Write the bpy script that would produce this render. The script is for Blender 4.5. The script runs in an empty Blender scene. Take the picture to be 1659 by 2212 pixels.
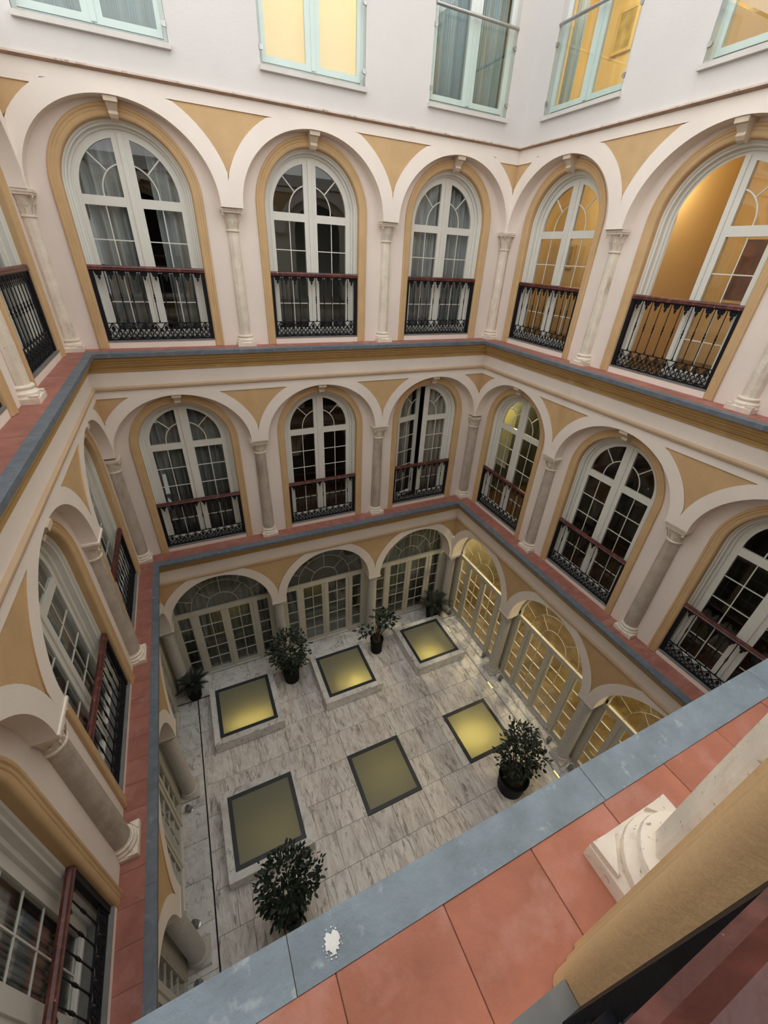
import bpy, math, random
from mathutils import Matrix, Vector

random.seed(11)
PI = math.pi
sc = bpy.context.scene
C = sc.collection

# ------------------------------------------------------------------ camera
cd = bpy.data.cameras.new('camera')
cam = bpy.data.objects.new('camera', cd)
C.objects.link(cam)
cd.sensor_fit = 'VERTICAL'
cd.sensor_height = 36.0
cd.lens = 14.3506
cd.clip_start = 0.03
cd.clip_end = 200
cam.matrix_world = Matrix(((0.90821765, 0.18402504, -0.37586632, 1.60435),
                           (-0.41574068, 0.4996679, -0.75992873, -7.83044),
                           (0.04796242, 0.8464436, 0.5303139, 1.37191),
                           (0, 0, 0, 1)))
sc.camera = cam

# ------------------------------------------------------------------ sky and exposure
w = bpy.data.worlds.new('overcast_sky')
sc.world = w
w.use_nodes = True
bg = w.node_tree.nodes['Background']
bg.inputs[0].default_value = (1.0, 0.985, 0.965, 1)
bg.inputs[1].default_value = 2.15
vs = sc.view_settings
vs.view_transform = 'Standard'
vs.look = 'None'
vs.gamma = 1.0
vs.use_curve_mapping = False
vs.exposure = 0.0
try:
    sc.cycles.transparent_max_bounces = 24
    sc.cycles.max_bounces = 16
    sc.cycles.diffuse_bounces = 14
    sc.cycles.glossy_bounces = 4
    sc.cycles.sample_clamp_indirect = 4.0
    sc.cycles.caustics_reflective = False
    sc.cycles.caustics_refractive = False
except Exception:
    pass

# ------------------------------------------------------------------ plan
Z2, Z1, Z0, ZTOP = 0.0, -3.845, -7.958, 5.45
SIDES = {
    'back':  dict(ax=0, W=-0.235, F=-0.44, T=-0.487, S=-0.640, out=1, rot=0.0),
    'right': dict(ax=1, W=7.655, F=7.455, T=7.365, S=7.237, out=1, rot=-PI / 2),
    'left':  dict(ax=1, W=0.11, F=0.28, T=0.337, S=0.440, out=-1, rot=PI / 2),
    'front': dict(ax=0, W=-7.83, F=-7.66, T=-7.605, S=-7.500, out=-1, rot=PI),
}
BAYX = [1.375, 3.857, 6.325]
BAYY = [-1.55, -4.02, -6.52]
COLX = [2.605, 5.105]
COLY = [-2.78, -5.26]


def bays(s):
    return BAYX if SIDES[s]['ax'] == 0 else BAYY


def cols(s):
    return COLX if SIDES[s]['ax'] == 0 else COLY


def urange(s, key):
    if SIDES[s]['ax'] == 0:
        return SIDES['left'][key], SIDES['right'][key]
    return SIDES['front'][key], SIDES['back'][key]


def P(s, u, d, z):
    return (u, d, z) if SIDES[s]['ax'] == 0 else (d, u, z)


# ------------------------------------------------------------------ mesh helpers
class MB:
    def __init__(self):
        self.v, self.f, self.m = [], [], []

    def add(self, pts, faces, mi=0):
        o = len(self.v)
        self.v += [tuple(p) for p in pts]
        for q in faces:
            self.f.append(tuple(o + i for i in q))
            self.m.append(mi)

    def quad(self, a, b, c, d, mi=0):
        self.add([a, b, c, d], [(0, 1, 2, 3)], mi)

    def poly(self, pts, mi=0):
        self.add(pts, [tuple(range(len(pts)))], mi)

    def box(self, a, b, mi=0):
        x0, y0, z0 = a
        x1, y1, z1 = b
        self.add([(x0, y0, z0), (x1, y0, z0), (x1, y1, z0), (x0, y1, z0), (x0, y0, z1), (x1, y0, z1), (x1, y1, z1), (x0, y1, z1)],
                 [(3, 2, 1, 0), (4, 5, 6, 7), (0, 1, 5, 4), (1, 2, 6, 5), (2, 3, 7, 6), (3, 0, 4, 7)], mi)

    def cbox(self, c, s, mi=0):
        self.box([c[i] - s[i] / 2 for i in range(3)], [c[i] + s[i] / 2 for i in range(3)], mi)

    def bbox(self, a, b, e=0.01, mi=0):
        """box with bevelled top edges"""
        x0, y0, z0 = a
        x1, y1, z1 = b
        p = [(x0, y0, z0), (x1, y0, z0), (x1, y1, z0), (x0, y1, z0),
             (x0, y0, z1 - e), (x1, y0, z1 - e), (x1, y1, z1 - e), (x0, y1, z1 - e),
             (x0 + e, y0 + e, z1), (x1 - e, y0 + e, z1), (x1 - e, y1 - e, z1), (x0 + e, y1 - e, z1)]
        self.add(p, [(3, 2, 1, 0), (0, 1, 5, 4), (1, 2, 6, 5), (2, 3, 7, 6), (3, 0, 4, 7), (4, 5, 9, 8), (5, 6, 10, 9), (6, 7, 11, 10), (7, 4, 8, 11), (8, 9, 10, 11)], mi)

    def prism(self, pts, a, b, mi=0):
        """polygon pts (list of 3d) extruded by the vector b - a"""
        n = len(pts)
        dv = [b[i] - a[i] for i in range(3)]
        q = [tuple(p[i] + dv[i] for i in range(3)) for p in pts]
        self.add(list(pts) + q, [tuple(range(n - 1, -1, -1)), tuple(range(n, 2 * n))] + [(i, (i + 1) % n, n + (i + 1) % n, n + i) for i in range(n)], mi)

    def lathe(self, prof, n=16, c=(0, 0, 0), mi=0, flute=0.0, cap=True):
        o = len(self.v)
        for (r, z) in prof:
            for k in range(n):
                t = 2 * PI * k / n
                rr = r * (1 - flute * (k % 2))
                self.v.append((c[0] + rr * math.cos(t), c[1] + rr * math.sin(t), c[2] + z))
        for j in range(len(prof) - 1):
            for k in range(n):
                a = o + j * n + k
                b = o + j * n + (k + 1) % n
                self.f.append((a, b, b + n, a + n))
                self.m.append(mi)
        if cap:
            self.f.append(tuple(o + k for k in range(n - 1, -1, -1)))
            self.m.append(mi)
            e = o + (len(prof) - 1) * n
            self.f.append(tuple(e + k for k in range(n)))
            self.m.append(mi)

    def tube(self, pts, r, n=5, mi=0):
        P_ = [Vector(p) for p in pts]
        o = len(self.v)
        L = len(P_)
        for i, p in enumerate(P_):
            t = (P_[min(i + 1, L - 1)] - P_[max(i - 1, 0)])
            if t.length < 1e-9:
                t = Vector((0, 0, 1))
            t.normalize()
            a = t.cross(Vector((0, 1, 0)))
            if a.length < 1e-3:
                a = t.cross(Vector((1, 0, 0)))
            a.normalize()
            b = t.cross(a)
            rr = r[i] if isinstance(r, (list, tuple)) else r
            for k in range(n):
                an = 2 * PI * k / n
                self.v.append(tuple(p + a * (rr * math.cos(an)) + b * (rr * math.sin(an))))
        for i in range(L - 1):
            for k in range(n):
                a0 = o + i * n + k
                b0 = o + i * n + (k + 1) % n
                self.f.append((a0, b0, b0 + n, a0 + n))
                self.m.append(mi)
        self.f.append(tuple(o + k for k in range(n - 1, -1, -1)))
        self.m.append(mi)
        e = o + (L - 1) * n
        self.f.append(tuple(e + k for k in range(n)))
        self.m.append(mi)

    def sweep(self, prof, zs, zb, n=28, half=None, mi=0, closed=False):
        """profile [(radius, d)] swept up a jamb, round the arch and down; half: 'L' or 'R' only"""
        path = []
        if half != 'L':
            path.append(('R', zb))
        a0 = 0 if half != 'L' else n // 2
        a1 = n if half != 'R' else n // 2
        for k in range(a0, a1 + 1):
            path.append(('A', PI * k / n))
        if half != 'R':
            path.append(('L', zb))
        rows = []
        for kind, t in path:
            row = []
            for (r, d) in prof:
                if kind == 'R':
                    row.append((r, d, t))
                elif kind == 'L':
                    row.append((-r, d, t))
                else:
                    row.append((r * math.cos(t), d, zs + r * math.sin(t)))
            rows.append(row)
        m = len(prof)
        o = len(self.v)
        for row in rows:
            self.v += row
        rng = range(m) if closed else range(m - 1)
        for i in range(len(rows) - 1):
            for j in rng:
                j2 = (j + 1) % m
                self.f.append((o + i * m + j, o + (i + 1) * m + j, o + (i + 1) * m + j2, o + i * m + j2))
                self.m.append(mi)
        if closed:
            self.f.append(tuple(o + j for j in range(m)))
            self.m.append(mi)
            e = o + (len(rows) - 1) * m
            self.f.append(tuple(e + j for j in range(m - 1, -1, -1)))
            self.m.append(mi)

    def mesh(self, name, mats, smooth=False):
        me = bpy.data.meshes.new(name)
        me.from_pydata(self.v, [], self.f)
        for m in (mats if isinstance(mats, (list, tuple)) else [mats]):
            me.materials.append(m)
        if len(me.materials) > 1:
            me.polygons.foreach_set('material_index', self.m)
        if smooth:
            me.polygons.foreach_set('use_smooth', [True] * len(me.polygons))
            try:
                me.set_sharp_from_angle(angle=math.radians(38))
            except Exception:
                pass
        me.update()
        return me


def link(name, me, parent=None, loc=None, rotz=None):
    o = bpy.data.objects.new(name, me)
    C.objects.link(o)
    if parent is not None:
        o.parent = parent
    if loc is not None:
        o.location = loc
    if rotz is not None:
        o.rotation_euler = (0, 0, rotz)
    return o


def tag(o, label=None, cat=None, group=None, kind=None):
    if label:
        o['label'] = label
    if cat:
        o['category'] = cat
    if group:
        o['group'] = group
    if kind:
        o['kind'] = kind
    return o


def empty(name, loc=(0, 0, 0), rotz=0.0, **k):
    o = bpy.data.objects.new(name, None)
    C.objects.link(o)
    o.location = loc
    o.rotation_euler = (0, 0, rotz)
    o.empty_display_size = 0.1
    return tag(o, **k)


# ------------------------------------------------------------------ materials
def new_mat(name):
    m = bpy.data.materials.new(name)
    m.use_nodes = True
    nt = m.node_tree
    nt.nodes.clear()
    out = nt.nodes.new('ShaderNodeOutputMaterial')
    return m, nt, out


def N(nt, kind, **kw):
    n = nt.nodes.new(kind)
    for k, v in kw.items():
        if k in n.inputs:
            n.inputs[k].default_value = v
        else:
            setattr(n, k, v)
    return n


def ramp(nt, fac, stops):
    r = nt.nodes.new('ShaderNodeValToRGB')
    cr = r.color_ramp
    while len(cr.elements) < len(stops):
        cr.elements.new(0.5)
    for e, (p, c) in zip(cr.elements, stops):
        e.position = p
        e.color = (c[0], c[1], c[2], 1)
    nt.links.new(fac, r.inputs[0])
    return r.outputs[0]


def noise(nt, vec, scale, detail=4, rough=0.55, dist=0.0):
    n = nt.nodes.new('ShaderNodeTexNoise')
    n.inputs['Scale'].default_value = scale
    n.inputs['Detail'].default_value = detail
    n.inputs['Roughness'].default_value = rough
    n.inputs['Distortion'].default_value = dist
    if vec is not None:
        nt.links.new(vec, n.inputs['Vector'])
    return n.outputs[0]


def mapping(nt, scale=(1, 1, 1), kind='Position', rnd=True):
    if kind == 'Position':
        src = nt.nodes.new('ShaderNodeNewGeometry').outputs['Position']
    else:
        src = nt.nodes.new('ShaderNodeTexCoord').outputs[kind]
    mp = nt.nodes.new('ShaderNodeMapping')
    mp.inputs['Scale'].default_value = scale
    nt.links.new(src, mp.inputs['Vector'])
    if rnd:
        oi = nt.nodes.new('ShaderNodeObjectInfo')
        mul = nt.nodes.new('ShaderNodeMath')
        mul.operation = 'MULTIPLY'
        mul.inputs[1].default_value = 37.0
        nt.links.new(oi.outputs['Random'], mul.inputs[0])
        cb = nt.nodes.new('ShaderNodeCombineXYZ')
        for i in range(3):
            nt.links.new(mul.outputs[0], cb.inputs[i])
        nt.links.new(cb.outputs[0], mp.inputs['Location'])
    return mp.outputs[0]


def mix(nt, a, b, fac, mode='MIX'):
    n = nt.nodes.new('ShaderNodeMix')
    n.data_type = 'RGBA'
    n.blend_type = mode
    for key, val in ((6, a), (7, b)):
        if isinstance(val, tuple):
            n.inputs[key].default_value = (val[0], val[1], val[2], 1)
        else:
            nt.links.new(val, n.inputs[key])
    if isinstance(fac, float):
        n.inputs[0].default_value = fac
    else:
        nt.links.new(fac, n.inputs[0])
    return n.outputs[2]


def simple(name, col, rough=0.6, vary=0.10, scale=3.0, bump=0.0, bscale=60.0, metal=0.0, spec=0.5, stain=None, stain_scale=(1.2, 1.2, 0.35), stain_at=(0.58, 0.78), rnd=False):
    m, nt, out = new_mat(name)
    b = nt.nodes.new('ShaderNodeBsdfPrincipled')
    b.inputs['Roughness'].default_value = rough
    b.inputs['Metallic'].default_value = metal
    b.inputs['Specular IOR Level'].default_value = spec
    vec = mapping(nt, rnd=rnd)
    lo = tuple(c * (1 - vary) for c in col)
    hi = tuple(min(1, c * (1 + vary)) for c in col)
    c = ramp(nt, noise(nt, vec, scale, 5), [(0.3, lo), (0.7, hi)])
    if stain:
        v2 = mapping(nt, stain_scale, rnd=rnd)
        k = ramp(nt, noise(nt, v2, 2.2, 6, 0.62), [(stain_at[0], (0, 0, 0)), (stain_at[1], (1, 1, 1))])
        c = mix(nt, c, stain, k)
    nt.links.new(c, b.inputs['Base Color'])
    if bump:
        bp = nt.nodes.new('ShaderNodeBump')
        bp.inputs['Strength'].default_value = bump
        bp.inputs['Distance'].default_value = 0.01
        nt.links.new(noise(nt, vec, bscale, 3), bp.inputs['Height'])
        nt.links.new(bp.outputs[0], b.inputs['Normal'])
    nt.links.new(b.outputs[0], out.inputs[0])
    return m


M = {}
M['plaster'] = simple('plaster_rose', (0.80, 0.715, 0.65), 0.85, 0.04, 1.2, 0.25, 45, stain=(0.72, 0.61, 0.54), stain_at=(0.60, 0.86))
M['arcade'] = simple('plaster_cream', (0.84, 0.77, 0.70), 0.85, 0.04, 1.5, 0.2, 50, stain=(0.78, 0.65, 0.53), stain_at=(0.63, 0.9))
M['upper'] = simple('plaster_white', (0.63, 0.615, 0.60), 0.85, 0.03, 1.0, 0.25, 40, stain=(0.59, 0.545, 0.515), stain_at=(0.60, 0.85))
M['ochre'] = simple('ochre_paint', (0.58, 0.395, 0.205), 0.8, 0.07, 4.0, 0.25, 60, stain=(0.52, 0.32, 0.13), stain_at=(0.6, 0.85))
M['ochre_dark'] = simple('ochre_cornice_paint', (0.47, 0.30, 0.115), 0.75, 0.08, 3.0, 0.2, 60, stain=(0.62, 0.48, 0.30), stain_at=(0.62, 0.85))
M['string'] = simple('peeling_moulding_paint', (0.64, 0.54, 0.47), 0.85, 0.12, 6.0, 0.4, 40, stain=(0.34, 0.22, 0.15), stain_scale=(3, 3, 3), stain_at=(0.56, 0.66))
M['string_shade'] = simple('shaded_moulding_underside', (0.40, 0.27, 0.19), 0.85, 0.2, 8.0, 0.3, 40)  # shade under the moulding put into its colour
M['string_clean'] = simple('moulding_paint', (0.58, 0.43, 0.29), 0.85, 0.06, 3.0, 0.2, 50)
M['white'] = simple('white_joinery_paint', (0.71, 0.71, 0.655), 0.45, 0.03, 6.0, 0.08, 30)
M['joinery0'] = simple('stone_grey_joinery_paint', (0.56, 0.535, 0.455), 0.45, 0.04, 6.0, 0.08, 30)
M['bracket'] = simple('beige_bracket_stone', (0.60, 0.50, 0.39), 0.8, 0.1, 8.0, 0.3, 40)
M['mint'] = simple('pale_green_joinery_paint', (0.70, 0.75, 0.725), 0.45, 0.03, 6.0)
M['iron'] = simple('black_cast_iron', (0.009, 0.010, 0.013), 0.55, 0.3, 20, 0.1, 60, spec=0.22)
M['wood'] = simple('red_brown_varnished_wood', (0.085, 0.022, 0.019), 0.38, 0.35, 8.0, 0.15, 40, stain=(0.20, 0.060, 0.048), stain_scale=(6, 6, 2), stain_at=(0.50, 0.7))
def wood():
    m = M['wood']
    nt = m.node_tree
    b = [n for n in nt.nodes if n.type == 'BSDF_PRINCIPLED'][0]
    src = b.inputs['Base Color'].links[0].from_socket
    k = ramp(nt, noise(nt, mapping(nt, (26, 26, 26)), 1.0, 6, 0.6), [(0.665, (0, 0, 0)), (0.68, (1, 1, 1))])
    nt.links.new(mix(nt, src, (0.42, 0.34, 0.26), k), b.inputs['Base Color'])


wood()


def speckle(m, col, sc_, lo):
    nt = m.node_tree
    b = [n for n in nt.nodes if n.type == 'BSDF_PRINCIPLED'][0]
    src = b.inputs['Base Color'].links[0].from_socket
    k = ramp(nt, noise(nt, mapping(nt, (1, 1, 1)), sc_, 7, 0.7), [(lo, (0, 0, 0)), (lo + 0.06, (0.8, 0.8, 0.8))])
    nt.links.new(mix(nt, src, col, k), b.inputs['Base Color'])


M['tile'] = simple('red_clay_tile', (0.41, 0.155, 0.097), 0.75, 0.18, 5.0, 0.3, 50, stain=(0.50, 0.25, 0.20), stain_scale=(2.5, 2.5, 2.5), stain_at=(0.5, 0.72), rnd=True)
M['tile_far'] = simple('far_red_tile', (0.315, 0.125, 0.095), 0.8, 0.18, 5.0, 0.3, 50, stain=(0.38, 0.185, 0.155), stain_scale=(2, 2, 2), stain_at=(0.5, 0.72), rnd=True)  # darker red than the tiles of the near ledge
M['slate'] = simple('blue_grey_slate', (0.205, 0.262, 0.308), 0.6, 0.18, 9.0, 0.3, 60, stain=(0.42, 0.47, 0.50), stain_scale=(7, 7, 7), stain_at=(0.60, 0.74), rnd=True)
M['slate_far'] = simple('dulled_far_slate', (0.125, 0.15, 0.18), 0.6, 0.2, 9.0, 0.3, 60, stain=(0.22, 0.25, 0.28), stain_scale=(4, 4, 4), stain_at=(0.6, 0.74), rnd=True)  # darker slate copy; weaker sheen of the far edges put into the colour
M['stone'] = simple('worn_cream_marble', (0.74, 0.67, 0.57), 0.6, 0.12, 6.0, 0.35, 30, stain=(0.36, 0.27, 0.19), stain_scale=(2.5, 2.5, 1.0), stain_at=(0.60, 0.80), rnd=True)
speckle(M['stone'], (0.20, 0.15, 0.10), 55, 0.61)
M['stone1'] = simple('streaked_grey_marble', (0.47, 0.415, 0.345), 0.55, 0.18, 5.0, 0.3, 30, stain=(0.26, 0.21, 0.16), stain_scale=(2.5, 2.5, 0.6), stain_at=(0.52, 0.75), rnd=True)
M['stone0'] = simple('grey_granite', (0.54, 0.52, 0.49), 0.5, 0.12, 25.0, 0.1, 60, rnd=True)
M['sill'] = simple('white_sill_stone', (0.60, 0.58, 0.55), 0.6, 0.06, 5.0)
M['threshold'] = simple('grey_metal_threshold', (0.20, 0.205, 0.20), 0.45, 0.15, 8.0, spec=0.5)
M['steel'] = simple('brushed_steel', (0.42, 0.42, 0.42), 0.35, 0.08, 15.0, metal=0.9)
M['alu'] = simple('light_threshold_metal', (0.72, 0.72, 0.70), 0.35, 0.05, 15.0, metal=0.3)
M['black'] = simple('black_plastic', (0.006, 0.006, 0.007), 0.55, 0.2, 10, spec=0.12)
M['soil'] = simple('dark_soil', (0.03, 0.022, 0.016), 0.95, 0.3, 40, 0.5, 60)
M['leaf'] = simple('dark_glossy_leaf', (0.010, 0.024, 0.013), 0.55, 0.35, 6.0, rnd=True)
M['leaf2'] = simple('green_glossy_leaf', (0.014, 0.034, 0.016), 0.55, 0.3, 6.0, rnd=True)
M['frond'] = simple('dark_palm_frond', (0.007, 0.014, 0.009), 0.55, 0.3, 6.0)
M['bark'] = simple('brown_bark', (0.09, 0.06, 0.04), 0.9, 0.3, 20, 0.4, 40)
M['skframe'] = simple('dark_blue_grey_metal', (0.028, 0.036, 0.042), 0.45, 0.15, 8)
M['mortar'] = simple('sandy_mortar', (0.30, 0.20, 0.15), 0.95, 0.2, 12, 0.4, 60)
M['groove'] = simple('dark_joint', (0.10, 0.09, 0.08), 0.9, 0.1, 8)
M['slot'] = simple('black_drain_slot', (0.01, 0.01, 0.013), 0.9, 0.1, 8)
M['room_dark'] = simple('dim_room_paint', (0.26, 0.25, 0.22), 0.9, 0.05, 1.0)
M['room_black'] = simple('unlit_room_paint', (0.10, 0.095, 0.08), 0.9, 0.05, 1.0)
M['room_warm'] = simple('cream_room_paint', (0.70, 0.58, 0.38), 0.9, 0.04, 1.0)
M['foyer_floor'] = simple('brown_marble_floor', (0.125, 0.085, 0.036), 0.35, 0.4, 2.2, stain=(0.24, 0.185, 0.095), stain_scale=(1.5, 1.5, 1.5), stain_at=(0.5, 0.7))
M['foyer_wall'] = simple('foyer_marble', (0.27, 0.22, 0.125), 0.5, 0.2, 2.0, stain=(0.18, 0.135, 0.06), stain_at=(0.5, 0.75))
M['curtain'] = simple('grey_sheer_fabric', (0.33, 0.36, 0.37), 0.9, 0.08, 2.0)
M['curtain1'] = simple('dark_grey_sheer_fabric', (0.20, 0.215, 0.215), 0.9, 0.08, 2.0)
M['curtain_lit'] = simple('warm_lit_sheer_fabric', (0.44, 0.41, 0.36), 0.9, 0.08, 2.0)  # warm light from the room put into the fabric colour
M['curtain0'] = simple('green_grey_sheer_fabric', (0.21, 0.23, 0.215), 0.9, 0.08, 2.0)
M['room_grey'] = simple('grey_room_paint', (0.34, 0.35, 0.32), 0.9, 0.05, 1.0)
M['curtain_white'] = simple('white_curtain_fabric', (0.72, 0.74, 0.72), 0.9, 0.04, 2.0)
M['curtain3'] = simple('blue_grey_fabric', (0.34, 0.43, 0.48), 0.9, 0.08, 2.0)
M['picture_frame'] = simple('pale_wood_frame', (0.62, 0.50, 0.32), 0.5, 0.1, 8)
M['picture'] = simple('dark_print', (0.12, 0.05, 0.035), 0.6, 0.6, 5.0)
M['picture2'] = simple('pale_print', (0.42, 0.34, 0.16), 0.6, 0.3, 7.0)
M['white_paint'] = simple('white_splash', (0.75, 0.76, 0.74), 0.8, 0.1, 30)
M['door_wood'] = simple('brown_door_wood', (0.10, 0.045, 0.018), 0.5, 0.2, 6)


def marble(name, a, b, c, scale=(7.0, 1.1, 3.0), rough=0.38, vein=(0.44, 0.30, 0.25)):
    m, nt, out = new_mat(name)
    p = nt.nodes.new('ShaderNodeBsdfPrincipled')
    p.inputs['Roughness'].default_value = rough
    vec = mapping(nt, scale, 'Object')
    n1 = noise(nt, vec, 1.5, 10, 0.78, 1.0)
    col = ramp(nt, n1, [(0.30, a), (0.46, b), (0.58, c), (0.74, b)])
    n2 = noise(nt, vec, 0.55, 4, 0.6, 1.2)
    k = ramp(nt, n2, [(0.56, (0, 0, 0)), (0.70, (1, 1, 1))])
    oi = nt.nodes.new('ShaderNodeObjectInfo')
    r = ramp(nt, oi.outputs['Random'], [(0.55, (0, 0, 0)), (1.0, (0.55, 0.55, 0.55))])
    kk = mix(nt, k, r, 1.0, 'MULTIPLY')
    col = mix(nt, col, vein, kk)
    vec3 = mapping(nt, (scale[0] * 2.4, scale[1] * 1.3, 3.0), 'Object')
    n3 = noise(nt, vec3, 1.6, 7, 0.62, 0.9)
    th = ramp(nt, n3, [(0.36, (0.75, 0.75, 0.75)), (0.44, (0, 0, 0))])
    col = mix(nt, col, tuple(x * 0.62 for x in a), th)
    br = ramp(nt, oi.outputs['Random'], [(0.0, (0.86, 0.86, 0.86)), (0.5, (1.0, 0.985, 0.97)), (1.0, (0.93, 0.95, 0.96))])
    col = mix(nt, col, br, 1.0, 'MULTIPLY')
    nt.links.new(col, p.inputs['Base Color'])
    nt.links.new(p.outputs[0], out.inputs[0])
    return m


M['marble'] = marble('veined_marble', (0.34, 0.30, 0.28), (0.68, 0.645, 0.615), (0.86, 0.845, 0.825), scale=(4.2, 1.35, 3.0))
M['marble_edge'] = marble('pale_border_marble', (0.48, 0.47, 0.46), (0.70, 0.70, 0.69), (0.82, 0.83, 0.83), scale=(2.2, 2.2, 2.2))


def glass_mat(name, tint=(0.93, 0.96, 0.94), f0=0.045):
    """thin clear pane: transparent with a symmetric Schlick reflection on both faces"""
    m, nt, out = new_mat(name)
    lw = nt.nodes.new('ShaderNodeLayerWeight')
    lw.inputs['Blend'].default_value = 0.5
    pw = nt.nodes.new('ShaderNodeMath')
    pw.operation = 'POWER'
    pw.inputs[1].default_value = 5.0
    nt.links.new(lw.outputs['Facing'], pw.inputs[0])
    ma = nt.nodes.new('ShaderNodeMath')
    ma.operation = 'MULTIPLY_ADD'
    ma.inputs[1].default_value = 1 - f0
    ma.inputs[2].default_value = f0
    nt.links.new(pw.outputs[0], ma.inputs[0])
    t = nt.nodes.new('ShaderNodeBsdfTransparent')
    t.inputs[0].default_value = (*tint, 1)
    g = nt.nodes.new('ShaderNodeBsdfGlossy')
    g.inputs['Roughness'].default_value = 0.0
    g.inputs[0].default_value = (1, 1, 1, 1)
    mx = nt.nodes.new('ShaderNodeMixShader')
    nt.links.new(ma.outputs[0], mx.inputs[0])
    nt.links.new(t.outputs[0], mx.inputs[1])
    nt.links.new(g.outputs[0], mx.inputs[2])
    nt.links.new(mx.outputs[0], out.inputs[0])
    return m


M['glass'] = glass_mat('window_glass', (0.95, 0.965, 0.955), 0.04)
M['glass_rail'] = glass_mat('balustrade_glass', (0.95, 0.985, 0.975), 0.04)


def frosted(name, dif, tra, k=0.5):
    m, nt, out = new_mat(name)
    d = nt.nodes.new('ShaderNodeBsdfDiffuse')
    d.inputs[0].default_value = (*dif, 1)
    t = nt.nodes.new('ShaderNodeBsdfTranslucent')
    t.inputs[0].default_value = (*tra, 1)
    mx = nt.nodes.new('ShaderNodeMixShader')
    mx.inputs[0].default_value = k
    g = nt.nodes.new('ShaderNodeBsdfGlossy')
    g.inputs['Roughness'].default_value = 0.25
    fr = nt.nodes.new('ShaderNodeFresnel')
    fr.inputs['IOR'].default_value = 1.35
    m2 = nt.nodes.new('ShaderNodeMixShader')
    nt.links.new(d.outputs[0], mx.inputs[1])
    nt.links.new(t.outputs[0], mx.inputs[2])
    nt.links.new(fr.outputs[0], m2.inputs[0])
    nt.links.new(mx.outputs[0], m2.inputs[1])
    nt.links.new(g.outputs[0], m2.inputs[2])
    nt.links.new(m2.outputs[0], out.inputs[0])
    return m


M['frost'] = frosted('frosted_rooflight_glass', (0.34, 0.36, 0.29), (0.85, 0.82, 0.62), 0.5)
M['blind'] = frosted('roller_blind_fabric', (0.6, 0.56, 0.4), (0.8, 0.75, 0.5), 0.5)
M['sheer'] = frosted('cream_sheer_fabric', (0.62, 0.60, 0.48), (0.8, 0.75, 0.55), 0.45)


def emis(name, col, st):
    m, nt, out = new_mat(name)
    e = nt.nodes.new('ShaderNodeEmission')
    e.inputs[0].default_value = (*col, 1)
    e.inputs[1].default_value = st
    nt.links.new(e.outputs[0], out.inputs[0])
    return m


M['lamp'] = emis('warm_lamp_diffuser', (1.0, 0.70, 0.30), 6.0)
M['glint_glow'] = emis('yellow_glint_glow', (1.0, 0.78, 0.22), 2.2)  # glow colour of the imitated floor reflections

# ------------------------------------------------------------------ the setting: four courtyard walls
LV = {  # arch level: ledge z, spring, rise, half-width, band, panel top, string z, top of face, back of soffit
    2: dict(z=Z2, zs=1.87, rise=0.95, a=1.09, b=0.205, zp=2.87, zt=3.0, zi=1.85, zw=2.21, cs=0.0),
    1: dict(z=Z1, zs=-1.64, rise=0.945, a=1.09, b=0.183, zp=-0.685, zt=-0.05, zi=-1.65, zw=2.21, cs=0.0),
    0: dict(z=Z0, zs=-5.72, rise=1.16, a=1.075, b=0.20, zp=-4.497, zt=Z1 - 0.05, zi=-5.755, zw=None, cs=0.2),
}
WALLNAME = {'back': 'far wall', 'right': 'right wall', 'left': 'left wall', 'front': 'near wall'}
walls = {}
for s in SIDES:
    nice = {'back': 'far courtyard wall with three tiers of ochre-trimmed arches',
            'right': 'courtyard wall with arches above the lit foyer doors',
            'left': 'courtyard wall with arches seen steeply along its face',
            'front': 'courtyard wall with the open window looking out over the near slate edge'}[s]
    walls[s] = empty('wall_' + s, kind='structure', label=nice, cat='wall')

NA = 20


def lerp(a, b, t):
    return a + (b - a) * t


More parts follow.
